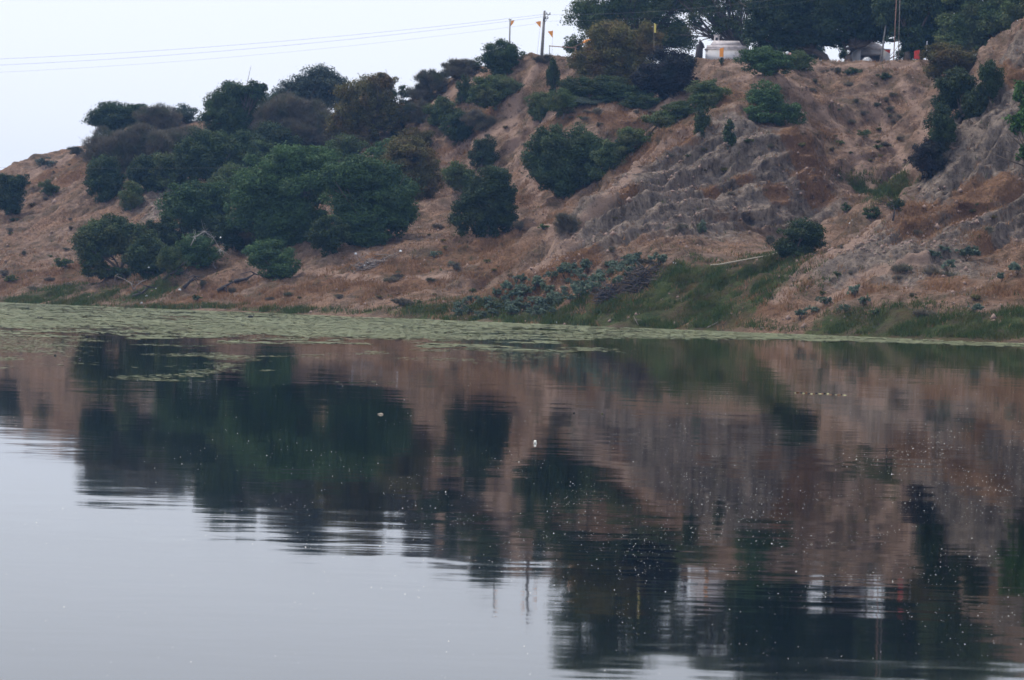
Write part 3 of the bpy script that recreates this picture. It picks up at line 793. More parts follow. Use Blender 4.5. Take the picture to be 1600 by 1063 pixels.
for p in scatter([(790, 482), (800, 448), (900, 425), (990, 405), (1000, 425), (960, 455), (890, 475), (860, 498), (810, 498)], 58, 1.1):
    place(rnd.choice(milk), p, rnd.uniform(.5, 1.0), 'grey-green leafy plant in the dense patch above the green bank', 'plant', 'grey-green plants along the foot of the bank')
for p in scatter([(700, 498), (715, 478), (760, 460), (800, 468), (800, 498)], 18, 1.2):
    place(rnd.choice(milk), p, rnd.uniform(.45, .8), 'grey-green leafy plant at the left end of the bank-foot patch', 'plant', 'grey-green plants along the foot of the bank')
for (u, v, s, lab) in ((1030, 415, 1.3, 'large grey-green plant above the dark brushwood heap'), (1510, 408, 1.5, 'large grey-green plant beside a clod on the right slope'), (1480, 425, .9, 'grey-green plant left of the largest one on the right slope'),
                       (1335, 462, .8, 'small grey-green plant alone on the lower right talus'), (1350, 478, .8, 'small grey-green plant just below the lone talus plant'), (1290, 480, .9, 'grey-green plant low on the right talus near green grass'),
                       (1250, 498, .9, 'grey-green plant near the waterline left of the right talus'), (1270, 490, .8, 'grey-green plant beside the waterline plant at the right talus foot'), (1320, 490, .8, 'grey-green plant between talus foot and waterline at right'),
                       (1522, 490, .9, 'grey-green plant low on the far right bank'), (1590, 430, 1.0, 'grey-green plant at the right picture edge'), (1460, 405, .8, 'grey-green plant on the streak of yellow grass at right'), (1475, 395, .7, 'topmost grey-green plant on the yellow grass streak'),
                       (1565, 440, .7, 'grey-green plant left of the right picture edge'), (678, 404, .9, 'low grey-green plant on the orange slope'), (705, 415, .5, 'tiny grey-green plant right of the low one on the orange slope'), (624, 430, .5, 'tiny grey-green plant in the middle of the orange bank')):
    g = ground_at(u, v); place(rnd.choice(milk), g, s * .75, lab, 'plant', 'grey-green plants along the foot of the bank')
scr = [proto_plant('dusty', .7, .5, .12, 950, .6, 3), proto_plant('twig', .8, .7, .12, 951, 1.3, 3), proto_plant('olive', .6, .5, .12, 952, .6, 3), proto_plant('twig', 1.1, .6, .12, 953, 1.1, 4)]
for P, n, lab in (([(1270, 110), (1440, 110), (1450, 200), (1400, 300), (1300, 280), (1260, 180)], 34, 'low scrub tuft on the dry slope between the cliff top and the right gully'),
                  ([(640, 180), (830, 110), (860, 380), (700, 460), (640, 430), (700, 260)], 30, 'low scrub tuft on the worn middle slope'),
                  ([(850, 175), (1060, 155), (1060, 180), (950, 200), (860, 190)], 14, 'low scrub tuft on the orange ridge above the gully thicket'),
                  ([(0, 280), (120, 245), (140, 330), (110, 450), (0, 460)], 26, 'low scrub tuft on the bare far left slope'),
                  ([(300, 440), (700, 420), (860, 440), (700, 485), (300, 475)], 22, 'low scrub tuft on the orange bank below the acacias'),
                  ([(1280, 400), (1440, 320), (1590, 320), (1590, 500), (1250, 500)], 24, 'low scrub tuft on the right-hand talus'),
                  ([(900, 380), (1090, 190), (1260, 230), (1220, 400), (1000, 420)], 16, 'low scrub tuft rooted on the grey cliff')):
    for p in scatter(P, n, .8):
        place(rnd.choice(scr), p, rnd.uniform(.35, .8) * rnd.choice((1, 1, 1.5)), lab, 'scrub', 'low scrub tufts scattered over the bank')

# ------------------------------------------------------------------ grass and clods (nobody could count them)
def terrain_samples(n, weight, seed):
    rng = np.random.default_rng(seed)
    cand = np.where((u_all.ravel() > -60) & (u_all.ravel() < 1680) & (sflat > .3) & (core.ravel() > .9) & (tv[:, 1] < 440))[0]
    w = weight(cand); w = w / w.sum()
    ids = rng.choice(cand, n, p=w)
    P = tv[ids] + rng.uniform(-.13, .13, (n, 3)) * np.array([1, 1, 0])
    return P, rng
def grass(name, mat, n, hgt, wd, weight, seed, blades=3):
    P, rng = terrain_samples(n, weight, seed)
    P = np.repeat(P, blades, 0) + rng.normal(size=(n * blades, 3)) * np.array([.14, .14, 0])
    h = hgt * rng.uniform(.4, 1.4, (len(P), 1)); lean = rng.normal(size=(len(P), 3)) * .45; lean[:, 2] = 1
    a = rng.uniform(0, 6.28, len(P)); b = np.stack([np.cos(a), np.sin(a), a * 0], 1) * wd
    V = np.stack([P - b - [0, 0, .12], P + b - [0, 0, .12], P + lean * h], 1).reshape(-1, 3)
    T = np.repeat(np.repeat(rng.uniform(0, 1, n), blades), 3)
    o = mesh_obj(name, V, np.arange(len(V)), 3, mat, tint=T)
    tag(o, kind='stuff'); return o
gate = lambda ids, s, sc: np.clip(.5 + 1.2 * vnoise(tv[ids, 0] / sc, tv[ids, 1] / sc, tv[ids, 2] / sc, s), 0.02, 1) ** 2
st = steep.ravel()
o = grass('dry_grass', M['grass_dry'], 34000, .36, .045, lambda i: (zone[i, 2] ** 1.0 + .14 * (1 - zone[i, 0])) * (1 - .5 * st[i]) * gate(i, 3, 1.6) * (1 - zone[i, 1] * .7), 1)
tag(o, 'tawny dry grass tufts over the slopes', 'dry grass')
o = grass('green_grass', M['grass_green'], 26000, .38, .045, lambda i: (zone[i, 1] ** 1.5 + .003) * gate(i, 4, 1.8), 2)
tag(o, 'green grass on the low bank by the water', 'grass')
def rubble(name, n, size, weight, seed):
    P, rng = terrain_samples(n, weight, seed)
    base = np.array([[1, 0, 0], [0, 1, 0], [-1, 0, 0], [0, -1, 0], [0, 0, 1], [0, 0, -1]], float)
    s = size * rng.lognormal(0, .55, (n, 1, 1))
    V = P[:, None, :] + base[None] * s * rng.uniform(.6, 1.3, (n, 6, 3))
    F = np.array([[0, 1, 4], [1, 2, 4], [2, 3, 4], [3, 0, 4], [1, 0, 5], [2, 1, 5], [3, 2, 5], [0, 3, 5]])
    FF = (F[None] + (np.arange(n) * 6)[:, None, None]).reshape(-1)
    return mesh_obj(name, V.reshape(-1, 3), FF, 3, M['stone'])
o = rubble('clods', 9000, .09, lambda i: (.15 + zone[i, 0]) * (1.1 - st[i]) * gate(i, 9, 3.0), 7)
tag(o, 'crumbled earth clods and stones on the slopes', 'clods', kind='stuff')

# ------------------------------------------------------------------ weed on the water, floating specks
def weed_cover(u, v, x, y, s):
    vs_ = 473 + .04 * u
    th = np.interp(u, [0, 400, 700, 850, 1000, 1200, 1400, 1600], [44, 38, 30, 22, 16, 10, 7, 6])
    band = sstep(1.15, .75, (v - vs_) / th)
    n = fbm(x / 9, y / 24, x * 0, 5, 91, .6); n2 = fbm(x / 2.2, y / 6, x * 0, 3, 95)
    band = band * np.clip(.60 + .8 * n + .5 * n2, 0.05, .95)
    left = sstep(640, 420, u) * sstep(622, 590, v + 12 * n) * sstep(500, 530, v)
    left = left * np.clip(.26 + 1.3 * n + 1.6 * n2, 0, .7) * (1 - .35 * sstep(525, 600, v))
    lft2 = sstep(160, 60, u) * sstep(585, 545, v) * .45 * np.clip(.8 + n2 * 1.5, 0, 1)
    mid_ = sstep(420, 500, u) * sstep(1000, 850, u) * sstep(572, 545, v) * sstep(505, 525, v) * np.clip(1.2 * n + 1.4 * n2 + .05, 0, .5)
    return np.clip(np.maximum.reduce([band, left, lft2, mid_]), 0, 1)
def weed():
    rng = np.random.default_rng(33)
    Vs, Cs, Ts = [], [], []
    for (y0, y1, n, sz) in ((88, 150, 150000, .06), (150, 215, 90000, .17), (215, 360, 90000, .30)):
        y = rng.uniform(y0, y1, n); x = rng.uniform(-.2, .2, n) * y
        s = sdist(x, y); P = np.stack([x, y, x * 0], 1)
        u, v = project(P)
        c = weed_cover(u, v, x, y, s)
        k = (rng.uniform(0, 1, n) < c ** 1.3) & (s < .6)
        P = P[k]; m_ = len(P); s = s[k]
        r = sz * rng.lognormal(0, .4, m_)
        ang = rng.uniform(0, 6.28, (m_, 1)) + np.arange(6)[None] * (math.pi / 3)
        rr = r[:, None] * rng.uniform(.55, 1.15, (m_, 6))
        V = np.stack([P[:, 0:1] + np.cos(ang) * rr * 1.5, P[:, 1:2] + np.sin(ang) * rr, .006 + rng.uniform(0, .05, (m_, 6)) * sz * 2], -1)
        Vs.append(V.reshape(-1, 3))
        t = rng.uniform(0, .45, m_) + .2 * vnoise(P[:, 0] / 6, P[:, 1] / 14, P[:, 0] * 0, 99) + .4 * sstep(-9, -1, s)
        Ts.append(np.repeat(np.clip(t, 0, 1), 6))
    V = np.concatenate(Vs); T = np.concatenate(Ts)
    mt = leafmat("pond_weed", (.070, .085, .026), (.25, .28, .165), (.14, .135, .055), rough=.6, transl=0.0)
    o = mesh_obj('floating_weed', V, np.arange(len(V)), 6, mt, tint=T)
    tag(o, 'pale green water weed floating in bands and streaks off the far bank', 'water weed', kind='stuff')
weed()
def specks():
    rng = np.random.default_rng(44); n = 60000
    u = rng.uniform(-20, 1620, n); v = rng.uniform(590, 1075, n)
    w = .05 + .35 * np.exp(-((v - 790) / 110) ** 2) * sstep(150, 500, u) + .9 * np.exp(-((v - 705 - (1600 - u) * .04) / 45) ** 2) * sstep(1150, 1550, u) + .3 * np.exp(-((v - 830) / 120) ** 2) * sstep(600, 1100, u)
    nn = vnoise(u / 90, v / 30, u * 0, 7)
    keep = rng.uniform(0, 1, n) < w * .30 * np.clip(.7 + 1.2 * nn, .08, 2)
    u, v = u[keep], v[keep]; m_ = len(u)
    P = np.array([on_water(a, b) for a, b in zip(u, v)])
    r = .0022 * rng.lognormal(0, .38, m_) * (.5 + P[:, 1] / 70)
    base = np.array([[1, 0, 0], [0, 1, 0], [-1, 0, 0], [0, -1, 0], [0, 0, 1]], float)
    V = P[:, None] + base[None] * r[:, None, None] * np.array([1.3, 1.3, 1.3])
    F = np.array([[0, 1, 4], [1, 2, 4], [2, 3, 4], [3, 0, 4]])
    FF = (F[None] + (np.arange(m_) * 5)[:, None, None]).reshape(-1)
    o = mesh_obj('floating_specks', V.reshape(-1, 3), FF, 3, M['foam'])
    tag(o, 'white specks of fluff and dust drifting on the dark water', 'specks', kind='stuff')
specks()
R1 = np.random.default_rng(9)
def float_bit(name, label, cat, u, v, r, mat, group=None):
    p = on_water(u, v); mb = MB(); mb.blob((0, 0, 0), r, R1, 8, 5, .25)
    o = mb.build(name, mat); o.location = (p[0], p[1], r[2] * .3 if hasattr(r, '__len__') else 0); tag(o, label, cat, group); return o
float_bit('foam_bit', 'bright white clot of foam floating alone on the dark water', 'foam', 836, 693, (.035, .04, .05), M['foam'])
float_bit('floating_leaf', 'pale yellow leaf floating on the dark green reflection', 'leaf', 595, 648, (.07, .05, .03), M['pipe'])
float_bit('floating_leaf', 'small dark leaf floating right of the foam clot', 'leaf', 897, 646, (.025, .03, .025), M['bird'])
float_bit('floating_leaf', 'small green leaf floating on the mauve cliff reflection', 'leaf', 941, 647, (.025, .03, .02), M['grass_green'])
for k in range(19):
    u = 1243 + k * 4.2 + R1.uniform(-1.5, 1.5)
    float_bit('weed_clump', 'small yellowish weed clump in the thin row floating before the right bank', 'weed clump', u, 614 + (u - 1243) * .045 + R1.uniform(-.8, .8), (.06 * R1.uniform(.4, 1.3), .06, .022 * R1.uniform(.5, 1.4)), (M['weedy'], M['grass_dry'], M['bird'])[k % 3], 'weed clumps floating in a thin row')
for (u, v, lab) in ((60, 497, 'dark floating lump, left of a pair on the pale weed'), (65, 497.5, 'dark floating lump, right of a pair on the pale weed'), (136, 527, 'dark floating lump on the weed at left'), (86, 556, 'dark flat debris at the lower edge of the left weed'), (125, 562, 'dark speck of debris below the left weed streaks')):
    p = on_water(u, v); float_bit('floating_debris', lab, 'debris', u, v, (.0022 * p[1] / 4.4, .1, .0016 * p[1] / 4.4), M['bird'], 'dark debris on the weed')
def bird(u, v):
    p = on_water(u, v); root = empty('water_bird', (p[0], p[1], 0), .3)
    tag(root, 'dark water bird sitting on the pale weed near the far bank', 'bird')
    mb = MB()
    secs = [(-.30, .02, .13), (-.22, .07, .12), (-.08, .12, .12), (.06, .13, .12), (.17, .09, .13), (.21, .05, .20), (.23, .045, .27), (.27, .05, .31), (.32, .03, .30), (.40, .008, .285)]
    mb.tube([(a, 0, c) for a, b, c in secs], [b for a, b, c in secs], 8)
    mb.build('body', M['bird'], root, True)
bird(392, 497)

# ------------------------------------------------------------------ things on the bank
def branch_thing(name, label, cat, uvs, r, mat, D=None, group=None, lift=0.1, extra=4, seed=1, spread=1.0):
    rng = np.random.default_rng(seed)
    g = ground_at(uvs[0][0], uvs[0][1], D)
    root = empty(name, g); tag(root, label, cat, group)
    mb = MB(); P = []
    for i, (u, v) in enumerate(uvs):
        c = unproj(u, v, g[1] - .3 + .25 * i); gz = ground_z(c[0], c[1])
        if c[2] < gz + lift: c[2] = gz + lift
        P.append(c - g)
    n = len(P)
    mb.tube(P, [r * (1 - .75 * i / max(1, n - 1)) for i in range(n)], 7)
    mb.build('limb', mat, root)
    mb = MB()
    for _ in range(extra):
        a = P[rng.integers(1, n)]; e = a + rng.normal(size=3) * np.array([.9, .5, .6]) * min(r * 9, 1.0) * spread
        mb.tube([a, (a + e) / 2 + rng.normal(size=3) * r, e], [r * .4, r * .25, r * .08], 5)
    if extra: mb.build('twig', mat, root)
    return root
branch_thing('dead_branch', 'bleached forked branch leaning out over the left bank', 'dead branch', [(208, 452), (205, 443), (195, 437), (180, 431)], .10, M['deadwood'], seed=2)
branch_thing('dead_branch', 'bleached branch curving up right of the forked one', 'dead branch', [(209, 453), (213, 446), (222, 440), (230, 437)], .09, M['deadwood'], seed=3)
branch_thing('dead_branch', 'pale hooked root below the scrap-strewn bush', 'dead branch', [(337, 420), (333, 414), (335, 408)], .10, M['deadwood'], seed=4)
branch_thing('dead_branch', 'arching pale branches above the scrap-strewn bush', 'dead branch', [(298, 384), (305, 370), (320, 362), (334, 372), (344, 390)], .06, M['bleached'], D=334, extra=40, lift=1.0, seed=5, spread=1.6)
branch_thing('dead_branch', 'thin pale stick standing in the green bank edge', 'dead branch', [(997, 508), (993, 500), (990, 494)], .05, M['deadwood'], extra=1, seed=6)
branch_thing('dead_branch', 'fallen stick slanting down to the water right of the standing one', 'dead branch', [(1105, 512), (1115, 507), (1122, 503)], .05, M['deadwood'], extra=1, seed=7)
branch_thing('dead_branch', 'bleached root curling from the undercut by the round bush', 'dead branch', [(1252, 412), (1268, 411), (1276, 404), (1277, 396)], .09, M['darkwood'], extra=4, seed=8)
for k, (uvs, lab) in enumerate((([(207, 465), (222, 458), (233, 448)], 'dark fallen log under the bleached forked branches'), ([(256, 438), (264, 430), (274, 424)], 'dark root mass left of the split log on the left bank'),
                 ([(287, 450), (296, 441), (305, 432)], 'dark split log lying up the left bank'), ([(340, 455), (352, 447), (366, 440)], 'dark long log at the right end of the left bank logs'),
                 ([(366, 440), (385, 436), (398, 428)], 'dark eroded root running up from the long log'), ([(1405, 320), (1393, 340), (1380, 350)], 'dark exposed root along the grassy ledge'),
                 ([(1395, 345), (1398, 330), (1396, 322)], 'dark hooked root at the cliff edge ledge'))):
    branch_thing('fallen_log' if k < 5 else 'exposed_root', lab, 'log' if k < 5 else 'root', uvs, .26 if k < 5 else .11, M['darkwood'], group='dark logs and roots on the bank', extra=5, seed=20 + k)
def heap(name, label, u, v, w, h, n, mats, seed):
    rng = np.random.default_rng(seed); g = ground_at(u, v); k = g[1] / FPX
    root = empty(name, g); tag(root, label, 'brushwood')
    for j, mt in enumerate(mats):
        mb = MB()
        for _ in range(n // len(mats)):
            c = rng.normal(size=3) * np.array([w * k * .35, .5, 0]); c[2] = abs(rng.normal()) * h * k * .35
            c[2] += ground_z(g[0] + c[0], g[1] + c[1]) - g[2]
            d = unit(rng.normal(size=3) * np.array([1, .6, .5])) * rng.uniform(.3, 1.1)
            mb.tube([c - d, c + rng.normal(size=3) * .08, c + d], [.03, .05, .02], 4)
        mb.build('branches' if j else 'sticks', mt, root)
heap('brushwood_heap', 'dark heap of brushwood among the grey-green plants', 992, 446, 58, 22, 170, [M['darkwood'], M['bark']], 3)
heap('brushwood_heap', 'small dark brushwood heap left of the large one', 947, 458, 20, 8, 90, [M['darkwood']], 4)
heap('brushwood_heap', 'pale and grey brushwood heap on the slope below the acacias', 585, 415, 60, 14, 120, [M['deadwood'], M['bark']], 5)
rng = np.random.default_rng(77)
SCR = [(325, 363), (310, 364), (341, 376), (333, 382), (345, 390), (344, 393), (326, 371), (318, 375), (234, 430), (232, 440), (252, 430), (258, 428), (244, 452), (281, 454), (229, 464), (222, 475), (177, 420), (245, 417), (556, 398), (562, 412), (575, 412), (600, 406), (626, 394), (570, 416), (1056, 412), (1052, 412), (1327, 350), (1331, 345), (724, 182), (427, 382), (858, 506), (870, 505), (1297, 103)]
sp = None
for i, (u, v) in enumerate(SCR):
    g = ground_at(u, v)
    if sp is None:
        mb = MB(); mb.add([(-.16, -.02, 0), (.02, -.06, .02), (.17, .02, 0), (.12, .05, .2), (-.03, 0, .26), (-.14, .04, .17)], [(0, 1, 4, 5), (1, 2, 3, 4)])
        mb.add([(-.16, .06, 0), (.02, .10, .02), (.17, .08, 0), (.12, .09, .2), (-.03, .08, .26), (-.14, .09, .17)], [(5, 4, 1, 0), (4, 3, 2, 1)])
        o = mb.build('litter_scrap', M['plastic']); sp = o
    else:
        o = sp.copy(); COL.objects.link(o)
    o.location = (g[0], g[1] - .2, g[2] + .02 + (rng.uniform(.5, 2.0) if i < 12 else 0)); o.rotation_euler = (rng.uniform(-.4, .4), rng.uniform(-.7, .7), rng.uniform(-.6, .6)); s = rng.uniform(.4, 1.0) * (1 if u < 660 else .6); o.scale = (s, s, s)
    lab = 'white litter scrap caught in the bushes and roots of the left bank' if u < 400 else ('white litter scrap by the pale brushwood heap' if u < 660 else 'white litter scrap lying on the bank')
    tag(o, lab, 'litter', 'white litter scraps on the bank')
# pipe
a, b = ground_at(1110, 416), ground_at(1214, 397)
mb = MB(); P = []
for i in range(9):
    t = i / 8; q = a * (1 - t) + b * t; q[2] = max(ground_z(q[0], q[1]) + .1, q[2] if 0 < i < 8 else 0)
    P.append(q)
mb.tube(P, .07, 8); o = mb.build('pipe', M['pipe']); tag(o, 'pale pipe lying along the slope to the round bush', 'pipe')

# poles, flags, wires
def flag_mb(w, h, seed=1, tri=True):
    """pennant cloth hanging from z=0 down, hoist at x=0, fly towards +x"""
    mb = MB(); vs = []; fs = []; n = 8
    for j, side in enumerate((-.006, .006)):
        for i in range(n + 1):
            t = i / n; hh = h * (1 - (t if tri else .15 * t)); y = .12 * w * math.sin(t * 5 + seed) * t + side
            vs += [(w * t, y, -h * (.15 * t)), (w * t, y * .6, -h * .15 * t - hh + (.0 if not tri else 0))]
        for i in range(n):
            q = j * 2 * (n + 1) + 2 * i
            fs.append((q, q + 1, q + 3, q + 2))
    mb.add(vs, fs); return mb
def flag_staff(label, u0, v0, u1, v1, D, w, h, mat, side=-1, r=.03, at=0.0, tri=True, cloth='flag_cloth', base=None):
    g = base if base is not None else ground_at(u0, v0, D)
    top = unproj(u1, v1, g[1])
    root = empty('flag', g); tag(root, label, 'flag')
    mb = MB(); mb.tube([(0, 0, -.2), tuple((top - g) * .5), tuple(top - g)], [r, r * .9, r * .6], 6); mb.build('staff', M['deadwood'], root)
    fo = flag_mb(w, h, u0 % 7, tri).build(cloth, mat, root)
    q = (top - g) * (1 - at); fo.location = tuple(q); fo.scale = (side, 1, 1)
    return root
gp = ground_at(846, 95, 405)
def pole():
    g = gp; top = unproj(851, 17, g[1]); root = empty('electric_pole', g)
    tag(root, 'tall grey electric pole with bracket and insulators on the ridge crest', 'electric pole')
    d = top - g; H = d[2]
    mb = MB(); mb.tube([(0, 0, -.5), tuple(d * .5), tuple(d)], [.26, .21, .17], 10); mb.build('post', M['concrete'], root)
    for z, ln in ((.97, .9), (.88, .6)):
        mb = MB(); mb.box(d[0] * z + ln * .45, -.15, H * z - .35, ln, .09, .09); mb.tube([(d[0] * z, -.15, H * z - 1.0), (d[0] * z + ln * .75, -.15, H * z - .3)], .035, 5)
        br = mb.build('bracket', M['metal'], root)
        for q in (.35, .85):
            mb = MB(); mb.tube([(d[0] * z + ln * q, -.15, H * z - .26), (d[0] * z + ln * q, -.15, H * z - .16), (d[0] * z + ln * q, -.15, H * z - .02)], [.05, .09, .04], 8); mb.build('insulator', M['concrete'], br)
    mb = MB(); mb.box(d[0] * .82, -.28, H * .80, .32, .22, .55); mb.build('meter_box', M['metal'], root)
    return g + d
ptop = pole()
def wire(label, pa, pb, sag, r=.014, name='power_line'):
    pa, pb = np.array(pa), np.array(pb); mb = MB()
    mb.tube([pa + (pb - pa) * t - np.array([0, 0, 4 * sag * t * (1 - t)]) for t in np.linspace(0, 1, 40)], r, 5)
    o = mb.build(name, M['wire']); tag(o, label, 'power line', 'power lines across the sky'); return o
wire('power line, upper of the close pair running to the electric pole', unproj(-500, 100, 430), ptop + [.1, -.2, -.5], 2.1)
wire('power line, lower of the close pair running to the electric pole', unproj(-500, 110, 430), ptop + [.2, -.2, -.8], 2.3)
wire('faint lowest power line, just under the close pair', unproj(-500, 122, 430), ptop + [.1, -.2, -1.7], 2.3, .009)
wire('power line running right from the electric pole in front of the great tree', ptop + [.3, -.3, -.6], unproj(1300, -14, 372), .8)
wire('faint line running right below the first one into the great tree', ptop + [.2, -.3, -1.5], unproj(1300, -4, 372), .8, .009)
wire('single faint line low across the sky at far left', unproj(-300, 256, 372), unproj(398, 262, 372), .3, .010)
def flagpost():
    g = ground_at(795, 118, 416); top = unproj(797, 31, g[1]); root = empty('flag_post', g)
    tag(root, 'slim grey post with short crossbar and small orange pennant behind the dark bush', 'flag post')
    d = top - g; mb = MB(); mb.tube([(0, 0, -.4), tuple(d)], [.12, .10], 8); mb.build('post', M['concrete'], root)
    mb = MB(); mb.box(d[0], 0, d[2], .5, .12, .08); mb.build('crossbar', M['metal'], root)
    mb = MB(); mb.add([(.15, -.02, -.1), (.65, -.05, -.1), (.45, -.04, -.55), (.1, -.02, -.95)], [(0, 1, 2, 3)]); mb.add([(.15, .02, -.1), (.65, -.01, -.1), (.45, 0, -.55), (.1, .02, -.95)], [(3, 2, 1, 0)])
    f = mb.build('flag_cloth', M['orange'], root); f.location = tuple(d)
flagpost()
flag_staff('orange pennant on a thin staff just left of the electric pole', 838, 94, 845, 33, 404, .75, 1.0, M['orange'], -1, .018)
flag_staff('orange pennant on a thin staff between the electric pole and the rail', 862, 97, 864, 48, 404, .75, 1.05, M['orange'], -1, .018)
def rail():
    g = ground_at(858, 99, 402); root = empty('rail_frame', g); tag(root, 'rusty horizontal rail on posts beside the electric pole', 'rail')
    k = g[1] / FPX; L = 40 * k; H = 22 * k
    for x, nm in ((0, 'post'),):
        mb = MB(); mb.tube([(x, 0, -.3), (x, 0, H + .1)], .06, 6); mb.build(nm, M['metal'], root)
    for dx in (-.3, .25):
        mb = MB(); gz = ground_z(g[0] + L + dx, g[1]) - g[2]
        mb.tube([(L + dx, 0, gz - .2), (L + .05, 0, H - .15)], .06, 6); mb.build('post', M['rust'], root)
    mb = MB(); mb.tube([(-.1, 0, H + .02), (L * .5, 0, H - .08), (L + .2, 0, H - .15)], .07, 6); mb.build('top_rail', M['rust'], root)
    return g, L, H
rg, rL, rH = rail()
def leaning_flag():
    root = empty('flag', rg + np.array([rL - .3, -.1, rH - .1])); tag(root, 'orange flag rolled on a staff slanting up right from the rail', 'flag')
    k = rg[1] / FPX; e = np.array([30 * k, 0, 15 * k])
    mb = MB(); mb.tube([(-.1, 0, -.05), tuple(e)], [.045, .03], 6); mb.build('staff', M['rust'], root)
    mb = MB(); p0, p1 = e * .48, e * .92; mb.tube([p0, p0 * .7 + p1 * .3 + [0, 0, -.02], p0 * .35 + p1 * .65 + [0, 0, -.02], p1], [.03, .25, .2, .03], 8); mb.build('flag_cloth', M['orange'], root)
leaning_flag()
flag_staff('slim yellow pennant on a tall staff in the yellow-brown tree', 1022, 128, 1022, 36, 384, .28, 1.3, M['yellow'], 1, .03, tri=False)
flag_staff('tattered orange flag on a short staff in front of the white shrine', 1129, 104, 1131, 74, None, .55, 1.3, M['orange'], -1, .03, tri=False)
flag_staff('red flag with a white mark at the right end of the plateau grove', 1438, 100, 1437, 78, 372, .7, 1.2, M['red'], -1, .03, tri=False)
flag_staff('small dark red flag in front of the right shrine', 1390, 100, 1391, 78, 378, .8, .5, M['red'], -1, .03)
mb = MB(); g = ground_at(1447, 97, 374); mb.tube([(0, 0, -.3), (0.05, 0, 2.7)], [.07, .05], 7); o = mb.build('white_post', M['lime']); o.location = g; tag(o, 'thin white post right of the red flag', 'post')
plant('potted_shrub', 'tiny dark bush at the foot of the flag before the shrine', 'shrub', 'dark', (1128, 104), [(1128, 94, 5, 5)], leaf=.1)
for (u, v, ut, vt, r, mt, lab) in ((1396, 100, 1402, -30, .06, 'rust', 'tall bare brown mast, left of the pair at the right of the grove'), (1403, 108, 1407, -30, .05, 'deadwood', 'tall bare mast, right of the pair at the right of the grove'), (1376, 98, 1384, 40, .13, 'concrete', 'leaning grey post between the right shrine and the masts')):
    g = ground_at(u, v, 374 if u > 1390 else 377); t = unproj(ut, vt, g[1]); mb = MB(); mb.tube([(0, 0, -.4), tuple((t - g) * .5), tuple(t - g)], [r * 1.2, r, r * .7], 8)
    o = mb.build('mast', M[mt]); o.location = g; tag(o, lab, 'mast')
# broken trunk
g = ground_at(1092, 99, 392); k = g[1] / FPX; mb = MB()
mb.tube([(-.1, 0, -.4), (0, 0, 1.0), (.05, 0, 1.9), (.1, 0, 2.5), (.05, 0, 3.1)], [.62, .52, .46, .22, .05], 9)
mb.tube([(.1, -.1, 1.6), (.55, -.1, 2.0), (.45, -.1, 2.4), (.15, -.1, 2.9)], [.2, .24, .14, .03], 6)
o = mb.build('broken_trunk', M['darkwood']); o.location = g; tag(o, 'dark broken tree trunk with a spiked top left of the white shrine', 'tree trunk')

# shrines
def shrine():
    g = ground_at(1138, 100, 394); k = g[1] / FPX
    root = empty('shrine', g, -.12); tag(root, 'low whitewashed shrine with stepped roof on the plateau edge', 'shrine')
    W = 70 * k; H = 20 * k
    mb = MB(); mb.box(0, 0, -.4, W, 4.0, H + .4); mb.build('wall', M['lime'], root)
    mb = MB(); mb.box(0, 0, H + .003, W + .25, 4.25, .16); mb.build('cornice', M['plaster'], root)
    mb = MB(); mb.box(-.1, 0, H + .166, W * .94, 3.6, .5, .97); mb.box(-.3, 0, H + .667, W * .72, 2.8, .7, .8); rf = mb.build('roof', M['plaster'], root)
    mb = MB(); x = -W * .5 + 16 * k; mb.box(x, -.2, H + .9, .75, .75, 1.2, .92); mb.box(x, -.2, H + 2.103, .86, .86, .1); tu = mb.build('turret', M['plaster'], rf)
    mb = MB(); mb.box(x, -.585, H + 1.35, .34, .04, .5); mb.build('niche_shade', M['darkvoid'], rf)  # dark slab on the turret face, painting the shade of a recess
    mb = MB(); mb.box(1.4, -2.01, 0, .75, .05, 1.45); mb.build('door', M['plaster'], root)
shrine()
def shrine2():
    g = ground_at(1358, 99, 390); k = g[1] / FPX
    root = empty('shrine', g, .05); tag(root, 'grey-white arched shrine behind the trunks of the grove', 'shrine')
    mb = MB(); H = 3.2
    n = 10; x0, x1, w = -1.45, 1.35, 2.55
    outer = [(-w, 0), (-w, H), (w, H), (w, 0)]
    mb.box(-w + .55, 0, -.3, 1.1, 3, H + .3); mb.box(w - .6, 0, -.3, 1.2, 3, H + .3); mb.box(0, 0, H * .78, w * 2 - 2.3, 3, H * .22)
    mb.build('wall', M['lime'], root)
    mb = MB(); mb.box(0, .9, -.3, w * 2 - 2.32, .2, H * .78 + .29); mb.build('back_wall', M['plaster'], root)
    mb = MB(); mb.box(0, 0, H + .003, w * 2 + .2, 3.2, .15); mb.box(0, 0, H + .156, w * 1.5, 2.2, .8, .6); mb.blob((0, 0, H + 1.3), (.9, .9, .8), R1, 12, 8, .02); mb.build('roof', M['plaster'], root)
shrine2()
g = ground_at(1355, 98, 378); mb = MB()
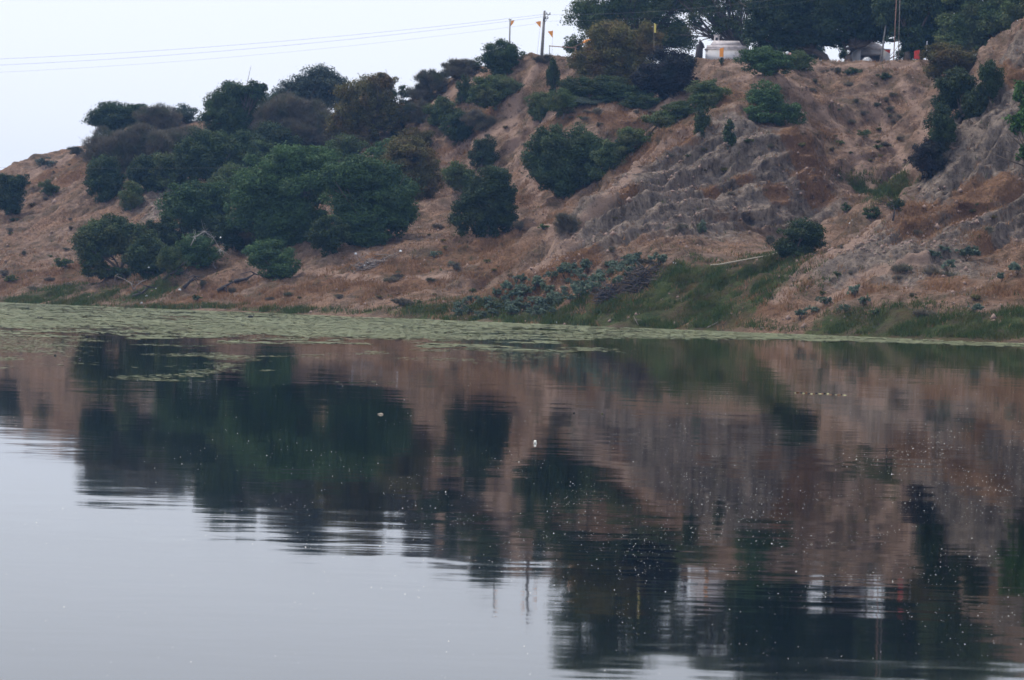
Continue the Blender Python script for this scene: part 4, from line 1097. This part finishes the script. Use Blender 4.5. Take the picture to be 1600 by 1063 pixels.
for i in range(7):
    a0 = math.pi * i / 7; a1 = math.pi * (i + 1) / 7 - .05
    mb.add([(0, 0, 0), (math.cos(a0) * .75, 0, math.sin(a0) * .85), (math.cos(a1) * .75, 0, math.sin(a1) * .85), (0, .5, 0), (math.cos(a0) * .6, .5, math.sin(a0) * .7), (math.cos(a1) * .6, .5, math.sin(a1) * .7)], [(0, 2, 1), (3, 4, 5), (1, 2, 5, 4)])
o = mb.build('white_marker', M['white']); o.location = g - np.array([0, 0, .05]); tag(o, 'low white half-round marker of fanned ribs between the grove trunks', 'marker')
# cloths on stakes
def cloths():
    g = ground_at(1226, 113); k = g[1] / FPX
    root = empty('cloth_stand', g); tag(root, 'white and pink cloths draped on two thin stakes at the cliff top', 'cloth stand')
    H = 2.6
    for x in (-.12, .14):
        mb = MB(); mb.tube([(x, 0, -.3), (x * 1.2, 0, H)], .035, 5); mb.build('stake', M['deadwood'], root)
    mb = MB(); mb.tube([(-.7, 0, H - .35), (0, 0, H - .1), (.75, 0, H - .2)], .03, 5); mb.build('crossbar', M['deadwood'], root)
    mb = MB(); mb.blob((-.3, -.05, H - .3), (.2, .14, .26), R1, 8, 6, .2); mb.blob((.25, -.05, H - .15), (.22, .14, .2), R1, 8, 6, .2); mb.build('white_cloth', M['white'], root)
    mb = MB(); mb.blob((-.6, -.05, H - .65), (.2, .1, .32), R1, 8, 6, .25); mb.blob((.6, -.05, H - .25), (.2, .08, .14), R1, 8, 6, .25); mb.build('pink_cloth', M['pink'], root)
    mb = MB(); mb.blob((-.15, 0, H - .6), (.14, .08, .3), R1, 8, 6, .25); mb.blob((.4, 0, H - .6), (.2, .08, .3), R1, 8, 6, .25); mb.build('maroon_cloth', M['darkwood'], root)
cloths()

# ------------------------------------------------------------------ haze
mb = MB(); mb.box(0, 150, -5.2, 3020, 2720, 75)
hz = mb.build('haze', None); tag(hz, kind='stuff')
hm = bpy.data.materials.new("haze"); hm.use_nodes = True
t = hm.node_tree
for n in list(t.nodes): t.nodes.remove(n)
pv = t.nodes.new("ShaderNodeVolumePrincipled"); pv.inputs["Density"].default_value = 0.00016; pv.inputs["Color"].default_value = (.24, .50, 1.0, 1)
pv.inputs["Anisotropy"].default_value = 0.2
out = t.nodes.new("ShaderNodeOutputMaterial"); t.links.new(pv.outputs[0], out.inputs["Volume"])
hz.data.materials.append(hm)
